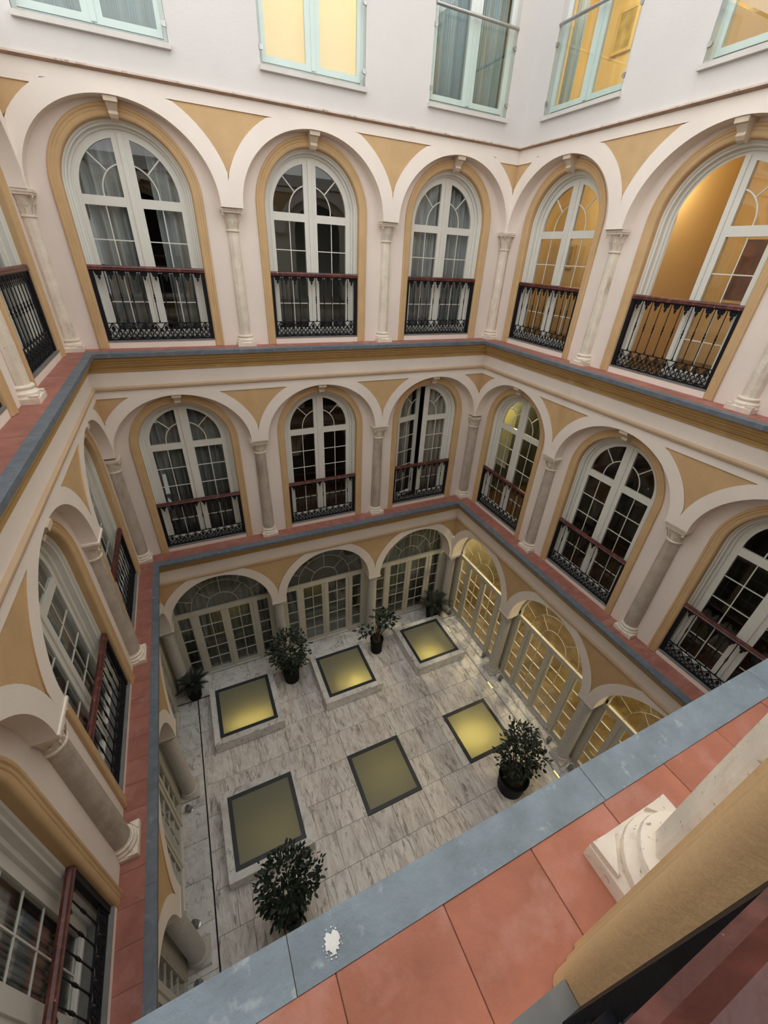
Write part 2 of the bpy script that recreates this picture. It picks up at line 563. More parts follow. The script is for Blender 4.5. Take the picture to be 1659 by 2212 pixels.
def arcade(s, L):
    q = LV[L]
    S = SIDES[s]
    F, Wd = S['F'], S['W'] + S['out'] * q['cs']
    u0, u1 = urange(s, 'F')
    cs = bays(s)
    cl = cols(s)
    bounds = [u0] + cl + [u1]
    bounds = [u0] + sorted(cl) + [u1]
    cs = sorted(cs)
    a, b, zs, h, zp = q['a'], q['b'], q['zs'], q['rise'], q['zp']
    mb = MB()
    for i, c in enumerate(cs):
        for sg in (-1, 1):
            ub = bounds[i] if sg < 0 else bounds[i + 1]
            I, E = [], []
            for k in range(NA + 1):
                t = PI / 2 * k / NA
                iu = c + sg * min(a, abs(ub - c)) * math.cos(t)
                I.append((iu, zs + h * math.sin(t)))
                eu = (a + b) * math.cos(t)
                ez = zs + (h + b) * math.sin(t)
                eu = min(eu, abs(ub - c))
                E.append((c + sg * eu, min(ez, zp)))
            for k in range(NA):
                mb.quad(P(s, I[k][0], F, I[k][1]), P(s, I[k + 1][0], F, I[k + 1][1]), P(s, E[k + 1][0], F, E[k + 1][1]), P(s, E[k][0], F, E[k][1]))
                mb.quad(P(s, I[k][0], F, I[k][1]), P(s, I[k + 1][0], F, I[k + 1][1]), P(s, I[k + 1][0], Wd, I[k + 1][1]), P(s, I[k][0], Wd, I[k][1]))
            # pier below the spring
            ui = I[0][0]
            mb.quad(P(s, ui, F, zs), P(s, ub, F, zs), P(s, ub, F, q['zi']), P(s, ui, F, q['zi']))
            mb.quad(P(s, ui, F, zs), P(s, ui, F, q['zi']), P(s, ui, Wd, q['zi']), P(s, ui, Wd, zs))
            mb.quad(P(s, ui, F, q['zi']), P(s, ub, F, q['zi']), P(s, ub, Wd, q['zi']), P(s, ui, Wd, q['zi']))
    if L == 2:      # the corner panels stop lower
        for ub, cc, sg in ((bounds[0], cs[0], -1), (bounds[3], cs[2], 1)):
            def ue(z):
                return cc + sg * (a + b) * math.sqrt(1 - ((z - zs) / (h + b)) ** 2)
            Fi = F + S['out'] * 0.0006
            mb.quad(P(s, ue(2.81) - sg * 0.012, Fi, 2.81), P(s, ue(zp) - sg * 0.012, Fi, zp + 0.004), P(s, ub, Fi, zp + 0.004), P(s, ub, Fi, 2.81))
    # everything above the panel line
    mb.quad(P(s, u0, F, zp), P(s, u1, F, zp), P(s, u1, F, q['zt']), P(s, u0, F, q['zt']))
    link('arcade', mb.mesh('arcade', M['arcade']), walls[s])
    # recessed spandrel panels
    R = F + S['out'] * 0.014
    zpc = [zp]

    def ext(c, sg, ub):
        out = []
        zp = zpc[0]
        for k in range(NA * 2 + 1):
            t = PI / 2 * k / (NA * 2)
            eu = (a + b) * math.cos(t)
            ez = zs + (h + b) * math.sin(t)
            if eu > abs(ub - c):
                continue
            if ez > zp:
                break
            out.append((c + sg * eu, ez))
        tt = math.sqrt(max(0, 1 - (min(a + b, abs(ub - c)) / (a + b)) ** 2))
        out = [(ub, zs + (h + b) * tt)] + out
        tz = (zp - zs) / (h + b)
        out.append((c + sg * (a + b) * math.sqrt(max(0, 1 - tz * tz)), zp))
        return out
    polys = []
    for i in range(4):
        zpc[0] = 2.81 if (L == 2 and i in (0, 3)) else q['zp']
        ub = bounds[i]
        l = ext(cs[i - 1], 1, ub) if i > 0 else None
        r = ext(cs[i], -1, ub) if i < 3 else None
        if l and r:
            pl = l[::-1] + r[1:]
        elif r:
            pl = [(ub, zpc[0])] + r
        else:
            pl = [(ub, zpc[0])] + l
        polys.append(pl)
    for j, pl in enumerate(polys):
        if j in (0, 3):     # run the corner panels into each other
            k0 = bounds[j]
            pl = [(uu + (-0.016 if j == 0 else 0.016) if abs(uu - k0) < 1e-6 else uu, zz) for uu, zz in pl]
        m2 = MB()
        m2.poly([P(s, u, R, z) for u, z in pl])
        n = len(pl)
        for k in range(n):
            k2 = (k + 1) % n
            if abs(pl[k][0] - pl[k2][0]) < 1e-6:
                continue
            m2.quad(P(s, pl[k][0], R, pl[k][1]), P(s, pl[k2][0], R, pl[k2][1]), P(s, pl[k2][0], F, pl[k2][1]), P(s, pl[k][0], F, pl[k][1]))
        link('spandrel_panel', m2.mesh('spandrel_panel', M['ochre']), walls[s])


def win_wall(s, L):
    """plastered wall behind the columns with arched openings"""
    q = LV[L]
    S = SIDES[s]
    D = S['W']
    u0, u1 = urange(s, 'W')
    cs = sorted(bays(s))
    z0 = q['z'] - 0.02
    zs = q['z'] + (1.905 if L == 2 else 2.21)
    top = q['zs'] + q['rise'] + 0.12
    r = 0.75
    mb = MB()
    edges = [u0] + [(cs[i] + cs[i + 1]) / 2 for i in range(2)] + [u1]
    for i, c in enumerate(cs):
        for sg in (-1, 1):
            ub = edges[i] if sg < 0 else edges[i + 1]
            mb.quad(P(s, c + sg * r, D, z0), P(s, ub, D, z0), P(s, ub, D, zs), P(s, c + sg * r, D, zs))
            n = 14
            for k in range(n):
                t0, t1 = PI / 2 * k / n, PI / 2 * (k + 1) / n
                p0 = (c + sg * r * math.cos(t0), zs + r * math.sin(t0))
                p1 = (c + sg * r * math.cos(t1), zs + r * math.sin(t1))
                # project to the outer box
                def outp(p, t):
                    if t < PI / 4:
                        return (ub, zs + (top - zs) * math.tan(t))
                    return (c + (ub - c) * math.tan(PI / 2 - t), top)
                o0, o1 = outp(p0, t0), outp(p1, t1)
                pts = [p0, o0, o1, p1]
                if t0 < PI / 4 < t1:
                    pts = [p0, o0, (ub, top), o1, p1]
                mb.poly([P(s, u, D, z) for u, z in pts])
    link('plaster', mb.mesh('plaster', M['plaster']), walls[s])


def ring(t, key0, key1):
    return {s: lerp(SIDES[s][key0], SIDES[s][key1], t) for s in SIDES}


def ring_seg(s, R, z):
    if s == 'back':
        return (R['left'], R['back'], z), (R['right'], R['back'], z)
    if s == 'front':
        return (R['left'], R['front'], z), (R['right'], R['front'], z)
    if s == 'left':
        return (R['left'], R['front'], z), (R['left'], R['back'], z)
    return (R['right'], R['front'], z), (R['right'], R['back'], z)


def ring_profile(name, prof, mat, key0='F', key1='S', smooth=False):
    for s in SIDES:
        mb = MB()
        rows = [ring_seg(s, ring(t, key0, key1), z) for t, z in prof]
        for (a, b), (c, d) in zip(rows, rows[1:]):
            mb.quad(a, b, d, c)
        link(name, mb.mesh(name, mat, smooth), walls[s])


for s in SIDES:
    for L in (2, 1, 0):
        arcade(s, L)
    for L in (2, 1):
        win_wall(s, L)

# string courses and cornices (mitred round the four sides)
ring_profile('moulding', [(0, 2.996), (0.20, 3.006), (0.28, 3.014)], M['string_shade'])
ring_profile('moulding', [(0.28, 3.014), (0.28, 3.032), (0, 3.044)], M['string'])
ring_profile('moulding', [(0, -0.575), (0.16, -0.56), (0.20, -0.535), (0.20, -0.52), (0, -0.505)], M['string_clean'])
ring_profile('moulding', [(0, -4.47), (0.16, -4.455), (0.20, -4.43), (0.20, -4.415), (0, -4.40)], M['string_clean'])
for zz in (Z2, Z1):
    ring_profile('cornice', [(0, zz - 0.30), (0.10, zz - 0.292), (0.10, zz - 0.262), (0.16, zz - 0.255), (0.16, zz - 0.235), (0.30, zz - 0.215), (0.42, zz - 0.18), (0.46, zz - 0.15), (0.57, zz - 0.146), (0.57, zz - 0.118), (0.70, zz - 0.112), (0.76, zz - 0.085), (0.76, zz - 0.055), (0.0, zz - 0.05)], M['ochre_dark'])

# top storey wall with rectangular window openings (unseen near and left top storeys left off to let in skylight)
WIN3 = {'back': [(1.385, 0.735), (3.88, 0.715), (6.335, 0.715)], 'right': [(-1.58, 0.72), (-4.07, 0.72), (-6.55, 0.72)], 'left': [(-1.58, 0.72), (-4.07, 0.72), (-6.55, 0.72)], 'front': []}
WZ0, WZ1 = 3.345, 5.35
for s in SIDES:
    if s in ('front', 'left'):
        D = SIDES[s]['F']
        u0, u1 = urange(s, 'F')
        mb = MB()
        D3 = D + SIDES[s]['out'] * 0.4
        a_, b_ = P(s, u0, min(D, D3), 3.0), P(s, u1, max(D, D3), 3.3)
        mb.box((min(a_[0], b_[0]), min(a_[1], b_[1]), 3.0), (max(a_[0], b_[0]), max(a_[1], b_[1]), 3.3))
        link('parapet', mb.mesh('parapet', M['upper']), walls[s])  # low cap where the unseen storey is cut for more skylight
        continue
    D = SIDES[s]['F']
    u0, u1 = urange(s, 'F')
    mb = MB()
    mb.quad(P(s, u0, D, 3.0), P(s, u1, D, 3.0), P(s, u1, D, WZ0), P(s, u0, D, WZ0))
    mb.quad(P(s, u0, D, WZ1), P(s, u1, D, WZ1), P(s, u1, D, ZTOP), P(s, u0, D, ZTOP))
    e = u0
    for c, hw in sorted(WIN3[s]):
        mb.quad(P(s, e, D, WZ0), P(s, c - hw, D, WZ0), P(s, c - hw, D, WZ1), P(s, e, D, WZ1))
        e = c + hw
        D2 = D + SIDES[s]['out'] * 0.16
        for uu in (c - hw, c + hw):
            mb.quad(P(s, uu, D, WZ0), P(s, uu, D2, WZ0), P(s, uu, D2, WZ1), P(s, uu, D, WZ1))
        for zz in (WZ0, WZ1):
            mb.quad(P(s, c - hw, D, zz), P(s, c + hw, D, zz), P(s, c + hw, D2, zz), P(s, c - hw, D2, zz))
    mb.quad(P(s, e, D, WZ0), P(s, u1, D, WZ0), P(s, u1, D, WZ1), P(s, e, D, WZ1))
    # parapet top
    D3 = D + SIDES[s]['out'] * 0.5
    mb.quad(P(s, u0 - 0.5, D, ZTOP), P(s, u1 + 0.5, D, ZTOP), P(s, u1 + 0.5, D3, ZTOP), P(s, u0 - 0.5, D3, ZTOP))
    link('upper_wall', mb.mesh('upper_wall', M['upper']), walls[s])

# ------------------------------------------------------------------ ledges: red tiles and slate edging
ledge_label = {
    ('back', 2): 'red tile ledge with slate edge below the upper windows of the far wall',
    ('right', 2): 'red tile ledge with slate edge below the amber-lit upper windows',
    ('left', 2): 'red tile ledge with slate edge running along the upper wall at left',
    ('front', 2): 'near red tile ledge with wide blue-grey slate edge and white splash',
    ('back', 1): 'red tile ledge with slate edge below the middle windows of the far wall',
    ('right', 1): 'red tile ledge with slate edge above the lit foyer arches',
    ('left', 1): 'red tile ledge with slate edge dropping steeply along the left wall',
    ('front', 1): 'red tile ledge with slate edge one storey under the viewpoint'}
tn = 0
for L, zz in ((2, Z2), (1, Z1)):
    for s in ('back', 'right', 'left', 'front'):
        if s == 'front' and L == 1:
            continue
        tn += 1
        S = SIDES[s]
        tr = empty('trim_%d' % tn, kind='structure', label=ledge_label[(s, L)], cat='ledge')
        # bed under the tiles
        mb = MB()
        R0, R1 = ring(0, 'W', 'W'), ring(0.98, 'F', 'S')
        for s2 in R0:
            R0[s2] += SIDES[s2]['out'] * 0.3
        a, b = ring_seg(s, R0, zz - 0.006)
        c, d = ring_seg(s, R1, zz - 0.006)
        mb.quad(a, b, d, c)
        link('bed', mb.mesh('bed', M['mortar']), tr)
        # tiles
        back = S['W'] + S['out'] * 0.06
        front = S['T']
        u0, u1 = urange(s, 'T') if S['ax'] == 1 else urange(s, 'W')
        step = 0.284
        u = (1.944 if s in ('back', 'front') else -0.4) - step * 60
        while u < u1:
            a0, a1 = max(u, u0) + 0.001, min(u + step, u1) - 0.001
            if a1 - a0 > 0.03:
                mb = MB()
                d0, d1 = sorted((back, front))
                h = random.uniform(-0.001, 0.001)
                cu, cdp = (a0 + a1) / 2, (d0 + d1) / 2
                pa = P(s, a0 - cu, d0 - cdp, -0.02)
                pb = P(s, a1 - cu, d1 - cdp, 0.0)
                mb.bbox((min(pa[0], pb[0]), min(pa[1], pb[1]), -0.02), (max(pa[0], pb[0]), max(pa[1], pb[1]), 0.0), 0.0015)
                lc = P(s, cu, cdp, zz + h)
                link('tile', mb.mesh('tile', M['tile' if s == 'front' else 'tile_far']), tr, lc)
            u += step
        # slate slabs, mitred in the corners
        RT, RS = ring(0, 'T', 'T'), ring(0, 'S', 'S')
        t0, t1 = ring_seg(s, RT, 0)
        s0, s1 = ring_seg(s, RS, 0)
        ax = S['ax']
        lo, hi = min(t0[ax], t1[ax]), max(t0[ax], t1[ax])
        slo, shi = min(s0[ax], s1[ax]), max(s0[ax], s1[ax])
        u = 1.573 - 0.95 * 20 if ax == 0 else -0.95 - 0.95 * 20
        while u < hi:
            a0, a1 = u + 0.001, u + 0.949
            ta, tb = max(a0, lo), min(a1, hi)
            sa, sb = max(a0, slo), min(a1, shi)
            if tb - ta > 0.06 and sb - sa > 0.02:
                mb = MB()
                g = 0.0
                top = zz + 0.0025 + random.uniform(-0.0005, 0.0005)
                pts = [P(s, ta, S['T'] + g, top), P(s, tb, S['T'] + g, top), P(s, sb, S['S'], top), P(s, sa, S['S'], top)]
                mb.prism(pts, (0, 0, 0), (0, 0, -0.055))
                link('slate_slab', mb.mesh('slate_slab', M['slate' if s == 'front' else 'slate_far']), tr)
            u += 0.95
        if s == 'front' and L == 2:
            mb = MB()
            rs = random.Random(5)
            pts = []
            for k in range(26):
                t = 2 * PI * k / 26
                r = 0.020 * rs.uniform(0.72, 1.2)
                pts.append((1.668 + r * 0.95 * math.cos(t), -7.557 + r * 0.95 * math.sin(t), 0.0046))
            mb.prism(pts, (0, 0, 0), (0, 0, 0.0006))
            for k in range(26):
                t, q = rs.uniform(0, 2 * PI), rs.uniform(0.020, 0.027)
                x, y, r = 1.668 + q * math.cos(t), -7.557 + q * math.sin(t), rs.uniform(0.0008, 0.002)
                mb.prism([(x + r * math.cos(j * PI / 3), y + r * math.sin(j * PI / 3), 0.0046) for j in range(6)], (0, 0, 0), (0, 0, 0.0005))
            link('paint_splash', mb.mesh('paint_splash', M['white_paint']), tr)['label'] = 'white splash on the slate'

# ------------------------------------------------------------------ columns
def column_meshes(L):
    if L == 2:
        zc, r0, r1, n, fl = 1.85, 0.088, 0.078, 10, 0.0
        zb, cap0, hp, ab = 0.165, 1.575, 0.145, 0.15
        ms, mb_ = M['stone'], M['stone']
    elif L == 1:
        zc, r0, r1, n, fl = 2.155, 0.116, 0.102, 20, 0.0
        zb, cap0, hp, ab = 0.185, 1.905, 0.162, 0.15
        ms, mb_ = M['stone1'], M['stone']
    else:
        zc, r0, r1, n, fl = 2.173, 0.132, 0.122, 20, 0.0
        zb, cap0, hp, ab = 0.17, 1.99, 0.178, 0.165
        ms, mb_ = M['stone0'], M['stone0']
    out = []
    rs = random.Random(L)
    b = MB()
    # chipped plinth
    e = 0.012
    pl = 0.07
    p = []
    for k, (x, y) in enumerate([(-hp, -hp), (hp, -hp), (hp, hp), (-hp, hp)]):
        p.append((x, y, 0))
    b.bbox((-hp, -hp, 0), (hp, hp, pl), 0.016)
    if L > 0:
        for sx in (-1, 1):
            b.prism([(sx * hp * 0.99, -hp * 0.99, pl - 0.012), (sx * hp * 0.45, -hp * 0.97, pl - 0.012), (sx * hp * 0.97, -hp * 0.45, pl - 0.012)], (0, 0, 0), (0, 0, 0.022))
    k = r0
    e = hp - 0.008 - k
    b.lathe([(k + e * 0.92, pl - 0.005), (k + e, pl + 0.012), (k + e * 0.95, pl + 0.028), (k + e * 0.6, pl + 0.040), (k + e * 0.36, pl + 0.053),
             (k + e * 0.42, pl + 0.064), (k + e * 0.62, pl + 0.074), (k + e * 0.55, pl + 0.087), (k + e * 0.2, pl + 0.096), (k + 0.003, zb)], 24)
    out.append(('base', b.mesh('column_base', mb_, True)))
    b = MB()
    b.lathe([(r0, zb - 0.01), (r0, zb + 0.3), ((r0 * 0.6 + r1 * 0.4), (zb + cap0) / 2), (r1, cap0 - 0.05), (r1, cap0)], n, flute=fl)
    out.append(('shaft', b.mesh('column_shaft', ms, L != 2)))
    b = MB()
    at = zc - 0.055
    if L == 0:
        b.lathe([(r1, cap0), (r1 + 0.014, cap0 + 0.01), (r1 + 0.014, cap0 + 0.025), (r1 + 0.004, cap0 + 0.03), (r1 + 0.006, cap0 + 0.07), (r1 + 0.035, cap0 + 0.115), (r1 + 0.037, at)], 24)
    else:
        b.lathe([(r1, cap0 - 0.01), (r1 + 0.016, cap0), (r1 + 0.016, cap0 + 0.016), (r1 + 0.002, cap0 + 0.022), (r1 + 0.004, cap0 + (at - cap0) * 0.45), (r1 + 0.022, cap0 + (at - cap0) * 0.8), (r1 + 0.045, at)], 16)
        hh = at - cap0
        for j in range(8):      # acanthus leaves
            t = PI / 4 * j + PI / 8
            c, s_ = math.cos(t), math.sin(t)
            def pt(rr, w_, z):
                return (rr * c - w_ * s_, rr * s_ + w_ * c, z)
            r = r1
            b.add([pt(r, -0.026, cap0 + 0.02), pt(r, 0.026, cap0 + 0.02), pt(r + 0.014, 0.03, cap0 + hh * 0.35), pt(r + 0.014, -0.03, cap0 + hh * 0.35), pt(r + 0.038, 0.012, cap0 + hh * 0.62), pt(r + 0.038, -0.012, cap0 + hh * 0.62), pt(r + 0.044, 0, cap0 + hh * 0.52)],
                  [(0, 1, 2, 3), (3, 2, 4, 5), (5, 4, 6)])
        for j in range(4):      # corner volutes
            t = PI / 2 * j + PI / 4
            rr = ab * 1.12
            cx, cy = rr * math.cos(t), rr * math.sin(t)
            pts = []
            for k2 in range(9):
                an = k2 / 8 * 1.6 * PI
                q = 0.024 * (1 - k2 / 12)
                pts.append((cx + q * math.cos(t) * math.cos(an), cy + q * math.sin(t) * math.cos(an), at - 0.028 + q * math.sin(an)))
            b.tube(pts, 0.011, 5)
    b.cbox((0, 0, at + 0.012), (2 * ab * 0.94, 2 * ab * 0.94, 0.026))
    b.cbox((0, 0, at + 0.039), (2 * ab, 2 * ab, 0.03))
    out.append(('capital', b.mesh('column_capital', mb_, True)))
    return out


CM = {L: column_meshes(L) for L in (2, 1, 0)}
b = MB()
b.bbox((-0.17, -0.17, 0), (0.17, 0.24, 0.032), 0.004)
IMP = b.mesh('impost', M['arcade'])

TIER = {2: 'upper', 1: 'middle', 0: 'ground-level'}
COLDESC = {2: 'slender cream marble column with carved capital', 1: 'streaked grey marble column with worn cream base', 0: 'smooth grey stone column with round base'}
COLPOS = {'back': ['far wall, between left and middle windows', 'far wall, between middle and right windows'],
          'right': ['first from the corner on the right wall', 'second from the corner on the right wall'],
          'left': ['first from the corner on the left wall', 'second from the corner on the left wall'],
          'front': ['beside the open window at the viewpoint', 'further along the near ledge']}


def place_column(L, x, y, rot, label):
    q = LV[L]
    t = empty('column', (x, y, q['z'] if L else Z0 + 0.012), rot, label=label, cat='column', kind='structure')
    for nm, me in CM[L]:
        link(nm, me, t)
    return t


for L in (2, 1, 0):
    for s in SIDES:
        S = SIDES[s]
        ks = cols(s)
        if s == 'left':
            pass
        for i, u in enumerate(ks):
            if s == 'front' and (L != 2 or i != 0):
                continue
            if s == 'front':
                u = 2.50
            d = S['W'] - S['out'] * 0.012
            if L == 0:
                d = S['F'] + S['out'] * 0.165
            x, y, _ = P(s, u, d, 0)
            t = place_column(L, x, y, S['rot'], '%s, %s tier, %s' % (COLDESC[L], TIER[L], COLPOS[s][i]))
            if L < 2:
                link('impost', IMP, t, (0, 0, (LV[L]['zi'] - 0.032) - t.location.z))
    # the two far corner columns
    for s, x, y in (('left', SIDES['left']['W'] + 0.065, SIDES['back']['W'] - 0.065), ('right', SIDES['right']['W'] - 0.085, SIDES['back']['W'] - 0.085)):
        if L == 0:
            x = SIDES[s]['F'] + SIDES[s]['out'] * 0.13
            y = SIDES['back']['F'] + 0.13
        place_column(L, x, y, 0, '%s, %s tier, in the far %s corner' % (COLDESC[L], TIER[L], s))

# ------------------------------------------------------------------ arched windows
def build_pane(pts, d0=-0.003, d1=0.003):
    mb = MB()
    mb.prism([(u, d0, z) for u, z in pts], (0, d0, 0), (0, d1, 0))
    return mb.mesh('pane', M['glass'])


def arcpts(c, zs, r, a0, a1, n):
    return [(c + r * math.cos(lerp(a0, a1, k / n)), zs + r * math.sin(lerp(a0, a1, k / n))) for k in range(n + 1)]


def make_arch_window_meshes(L):
    """local frame: origin in the middle of the opening on the wall plane at the ledge; +d into the wall"""
    zs = 1.905 if L == 2 else 2.21
    tb, tt = (1.77, 1.877) if L == 2 else (2.062, 2.178)
    rows = 4 if L == 2 else 5
    gb = 0.225
    gs = zs                                  # fanlight centre height, slightly stilted above the transom
    K = {}
    ro = 0.878
    mb = MB()
    mb.sweep([(ro, 0.0), (ro, -0.026), (ro - 0.004, -0.033), (ro - 0.012, -0.037), (ro - 0.030, -0.036), (ro - 0.036, -0.029), (ro - 0.042, -0.025), (ro - 0.058, -0.028), (ro - 0.066, -0.026), (ro - 0.070, -0.021), (ro - 0.094, -0.022), (ro - 0.110, -0.019), (ro - 0.122, -0.011), (ro - 0.129, 0.0), (ro - 0.131, 0.014), (ro - 0.131, 0.075)], zs, 0.004, 32)
    # feet ends
    K['surround'] = mb.mesh('surround', M['ochre'], True)
    mb = MB()
    r = 0.747
    mb.sweep([(r, 0.07), (r - 0.02, 0.075), (r - 0.028, 0.10), (r - 0.045, 0.105), (r - 0.047, 0.165), (r - 0.075, 0.17), (r - 0.077, 0.20), (r - 0.105, 0.202)], zs, 0.02, 32)
    K['frame'] = mb.mesh('frame', M['white'])
    mb = MB()
    mb.box((-0.747, 0.0, -0.01), (0.747, 0.05, 0.085))
    K['riser'] = mb.mesh('riser', M['arcade'])
    mb = MB()
    mb.box((-0.745, -0.004, 0.085), (0.745, 0.26, 0.105))
    K['threshold'] = mb.mesh('threshold', M['threshold'])
    # keystone bracket
    mb = MB()
    zc = LV[L]['zs'] + LV[L]['rise'] - LV[L]['z'] - 0.004
    d1 = SIDES['back']['F'] - SIDES['back']['W'] + 0.02
    prof = [(0.0, zc), (d1, zc), (d1, zc - 0.05), (d1 + 0.03, zc - 0.06), (d1 * 0.55, zc - 0.12), (d1 * 0.62, zc - 0.15), (d1 * 0.45, zc - 0.185), (-0.045, zc - 0.205), (0.0, zc - 0.205)]
    hw = [0.075, 0.075, 0.072, 0.06, 0.048, 0.05, 0.042, 0.036, 0.036]
    n = len(prof)
    vs_ = [(-hw[i], p[0], p[1]) for i, p in enumerate(prof)] + [(hw[i], p[0], p[1]) for i, p in enumerate(prof)]
    mb.add(vs_, [tuple(range(n)), tuple(range(2 * n - 1, n - 1, -1))] + [(i, n + i, n + (i + 1) % n, (i + 1) % n) for i in range(n)])
    K['bracket'] = mb.mesh('bracket', M['bracket'])
    # left leaf: hinge at local x = 0 (u = -0.645), leaf spans 0 .. 0.645
    W_ = 0.645
    so, si = 0.643, 0.588
    for side in ('L', 'R'):
        mb = MB()
        zl = 0.115
        sgn = 1 if side == 'L' else -1
        off = W_ if side == 'L' else -W_     # leaf centre line in leaf coordinates: x = off
        t0, t1 = -0.022, 0.022
        # curved outer stile
        prof = [(so, t0), (so, t1), (si, t1), (si, t0)]
        tmp = MB()
        tmp.sweep(prof, gs, zl, 28, half=side, closed=True)
        tmp.v = [(x + off, y, z) for x, y, z in tmp.v]
        mb.add(tmp.v, tmp.f)

        def bx(u0, u1, z0, z1, da=t0, db=t1):
            a, b_ = sorted((u0 * -sgn + off, u1 * -sgn + off))
            mb.box((a, da, z0), (b_, db, z1))
        ztop = gs + so - 0.004
        bx(0.004, 0.102, zl + 0.001, ztop, t0 + 0.001, t1 - 0.001)             # meeting stile
        if side == 'R':
            bx(-0.03, 0.03, zl + 0.02, ztop - 0.002, -0.04, t0 + 0.004)
        bx(0.09, si + 0.01, tb, tt, t0 + 0.002, t1 - 0.002)            # transom
        bx(0.09, si + 0.01, zl + 0.002, gb, t0 + 0.002, t1 - 0.002)            # bottom rail
        bx(0.11, si - 0.005, gb - 0.045, gb - 0.02, -0.04, t0 + 0.004)
        # muntins
        um = (0.102 + si) / 2
        bx(um - 0.0065, um + 0.0065, gb, tb, -0.0055, 0.0055)
        dz = (tb - gb) / rows
        for k in range(1, rows):
            z = gb + dz * k
            bx(0.10, si + 0.005, z - 0.0065, z + 0.0065, -0.006, 0.006)
        # fanlight arc and spoke
        rin = 0.335
        amax = math.acos(0.102 / rin)
        pts = [(off - sgn * rin, 0, tt)] + [(off - sgn * rin * math.cos(t), 0, gs + rin * math.sin(t)) for t in [amax * k / 10 for k in range(11)]]
        mb.tube(pts, 0.010, 6)
        a = PI / 4
        mb.tube([(off - sgn * rin * math.cos(a), 0, gs + rin * math.sin(a)), (off - sgn * 0.595 * math.cos(a), 0, gs + 0.595 * math.sin(a))], 0.010, 6)
        K['leaf' + side] = mb.mesh('leaf', M['white'])
        # panes
        P_ = []
        for k in range(rows):
            za, zb = gb + dz * k, gb + dz * (k + 1)
            for (ua, ub) in ((0.102, um), (um, si)):
                P_.append([(off - sgn * ua, za), (off - sgn * ub, za), (off - sgn * ub, zb), (off - sgn * ua, zb)])
        inner = [(0.102, tt), (rin, tt)] + [(rin * math.cos(t), gs + rin * math.sin(t)) for t in [amax * k / 8 for k in range(9)]]
        P_.append([(off - sgn * u, z) for u, z in inner])
        ro_ = si + 0.004
        lo = [(rin, tt)] + [(rin * math.cos(t), gs + rin * math.sin(t)) for t in [a * k / 6 for k in range(7)]] + [(ro_ * math.cos(t), gs + ro_ * math.sin(t)) for t in [a * k / 6 for k in range(6, -1, -1)]] + [(ro_, tt)]
        P_.append([(off - sgn * u, z) for u, z in lo])
        am2 = math.acos(0.102 / ro_)
        hi = [(rin * math.cos(t), gs + rin * math.sin(t)) for t in [lerp(a, amax, k / 5) for k in range(6)]] + [(ro_ * math.cos(t), gs + ro_ * math.sin(t)) for t in [lerp(am2, a, k / 6) for k in range(7)]]
        P_.append([(off - sgn * u, z) for u, z in hi])
        K['panes' + side] = [build_pane(p) for p in P_]
    mb = MB()
    mb.cbox((0, 0, 0), (0.028, 0.012, 0.15))
    mb.tube([(0, -0.005, 0.02), (0, -0.045, 0.02), (0.0, -0.05, -0.07)], 0.008, 6)
    K['handle'] = mb.mesh('handle', M['steel'])
    return K


WK = {L: make_arch_window_meshes(L) for L in (2, 1)}
BAYNAME = {'back': ['left bay', 'middle bay', 'right bay'], 'right': ['corner bay', 'second bay', 'third bay'],
           'left': ['corner bay', 'second bay', 'third bay']}
wn = [0]


def place_arch_window(L, s, i, look, openL=0.0, openR=0.0):
    S = SIDES[s]
    K = WK[L]
    wn[0] += 1
    x, y, _ = P(s, bays(s)[i] if s != 'front' else 1.345, S['W'], 0)
    t = empty('window_%d' % wn[0], (x, y, LV[L]['z']), S['rot'], kind='structure', cat='window',
              label='%s, %s tier, %s, %s' % (look, TIER[L], WALLNAME[s], BAYNAME[s][i]))
    for k in ('surround', 'frame', 'riser', 'threshold', 'bracket'):
        link(k, K[k], t)
    for side, hx, ang in (('L', -0.645, openL), ('R', 0.645, openR)):
        lf = link('leaf', K['leaf' + side], t, (hx, 0.215, 0), ang if side == 'L' else -ang)
        for p in K['panes' + side]:
            link('pane', p, lf)
    return t


# ------------------------------------------------------------------ railings
HW = 0.745


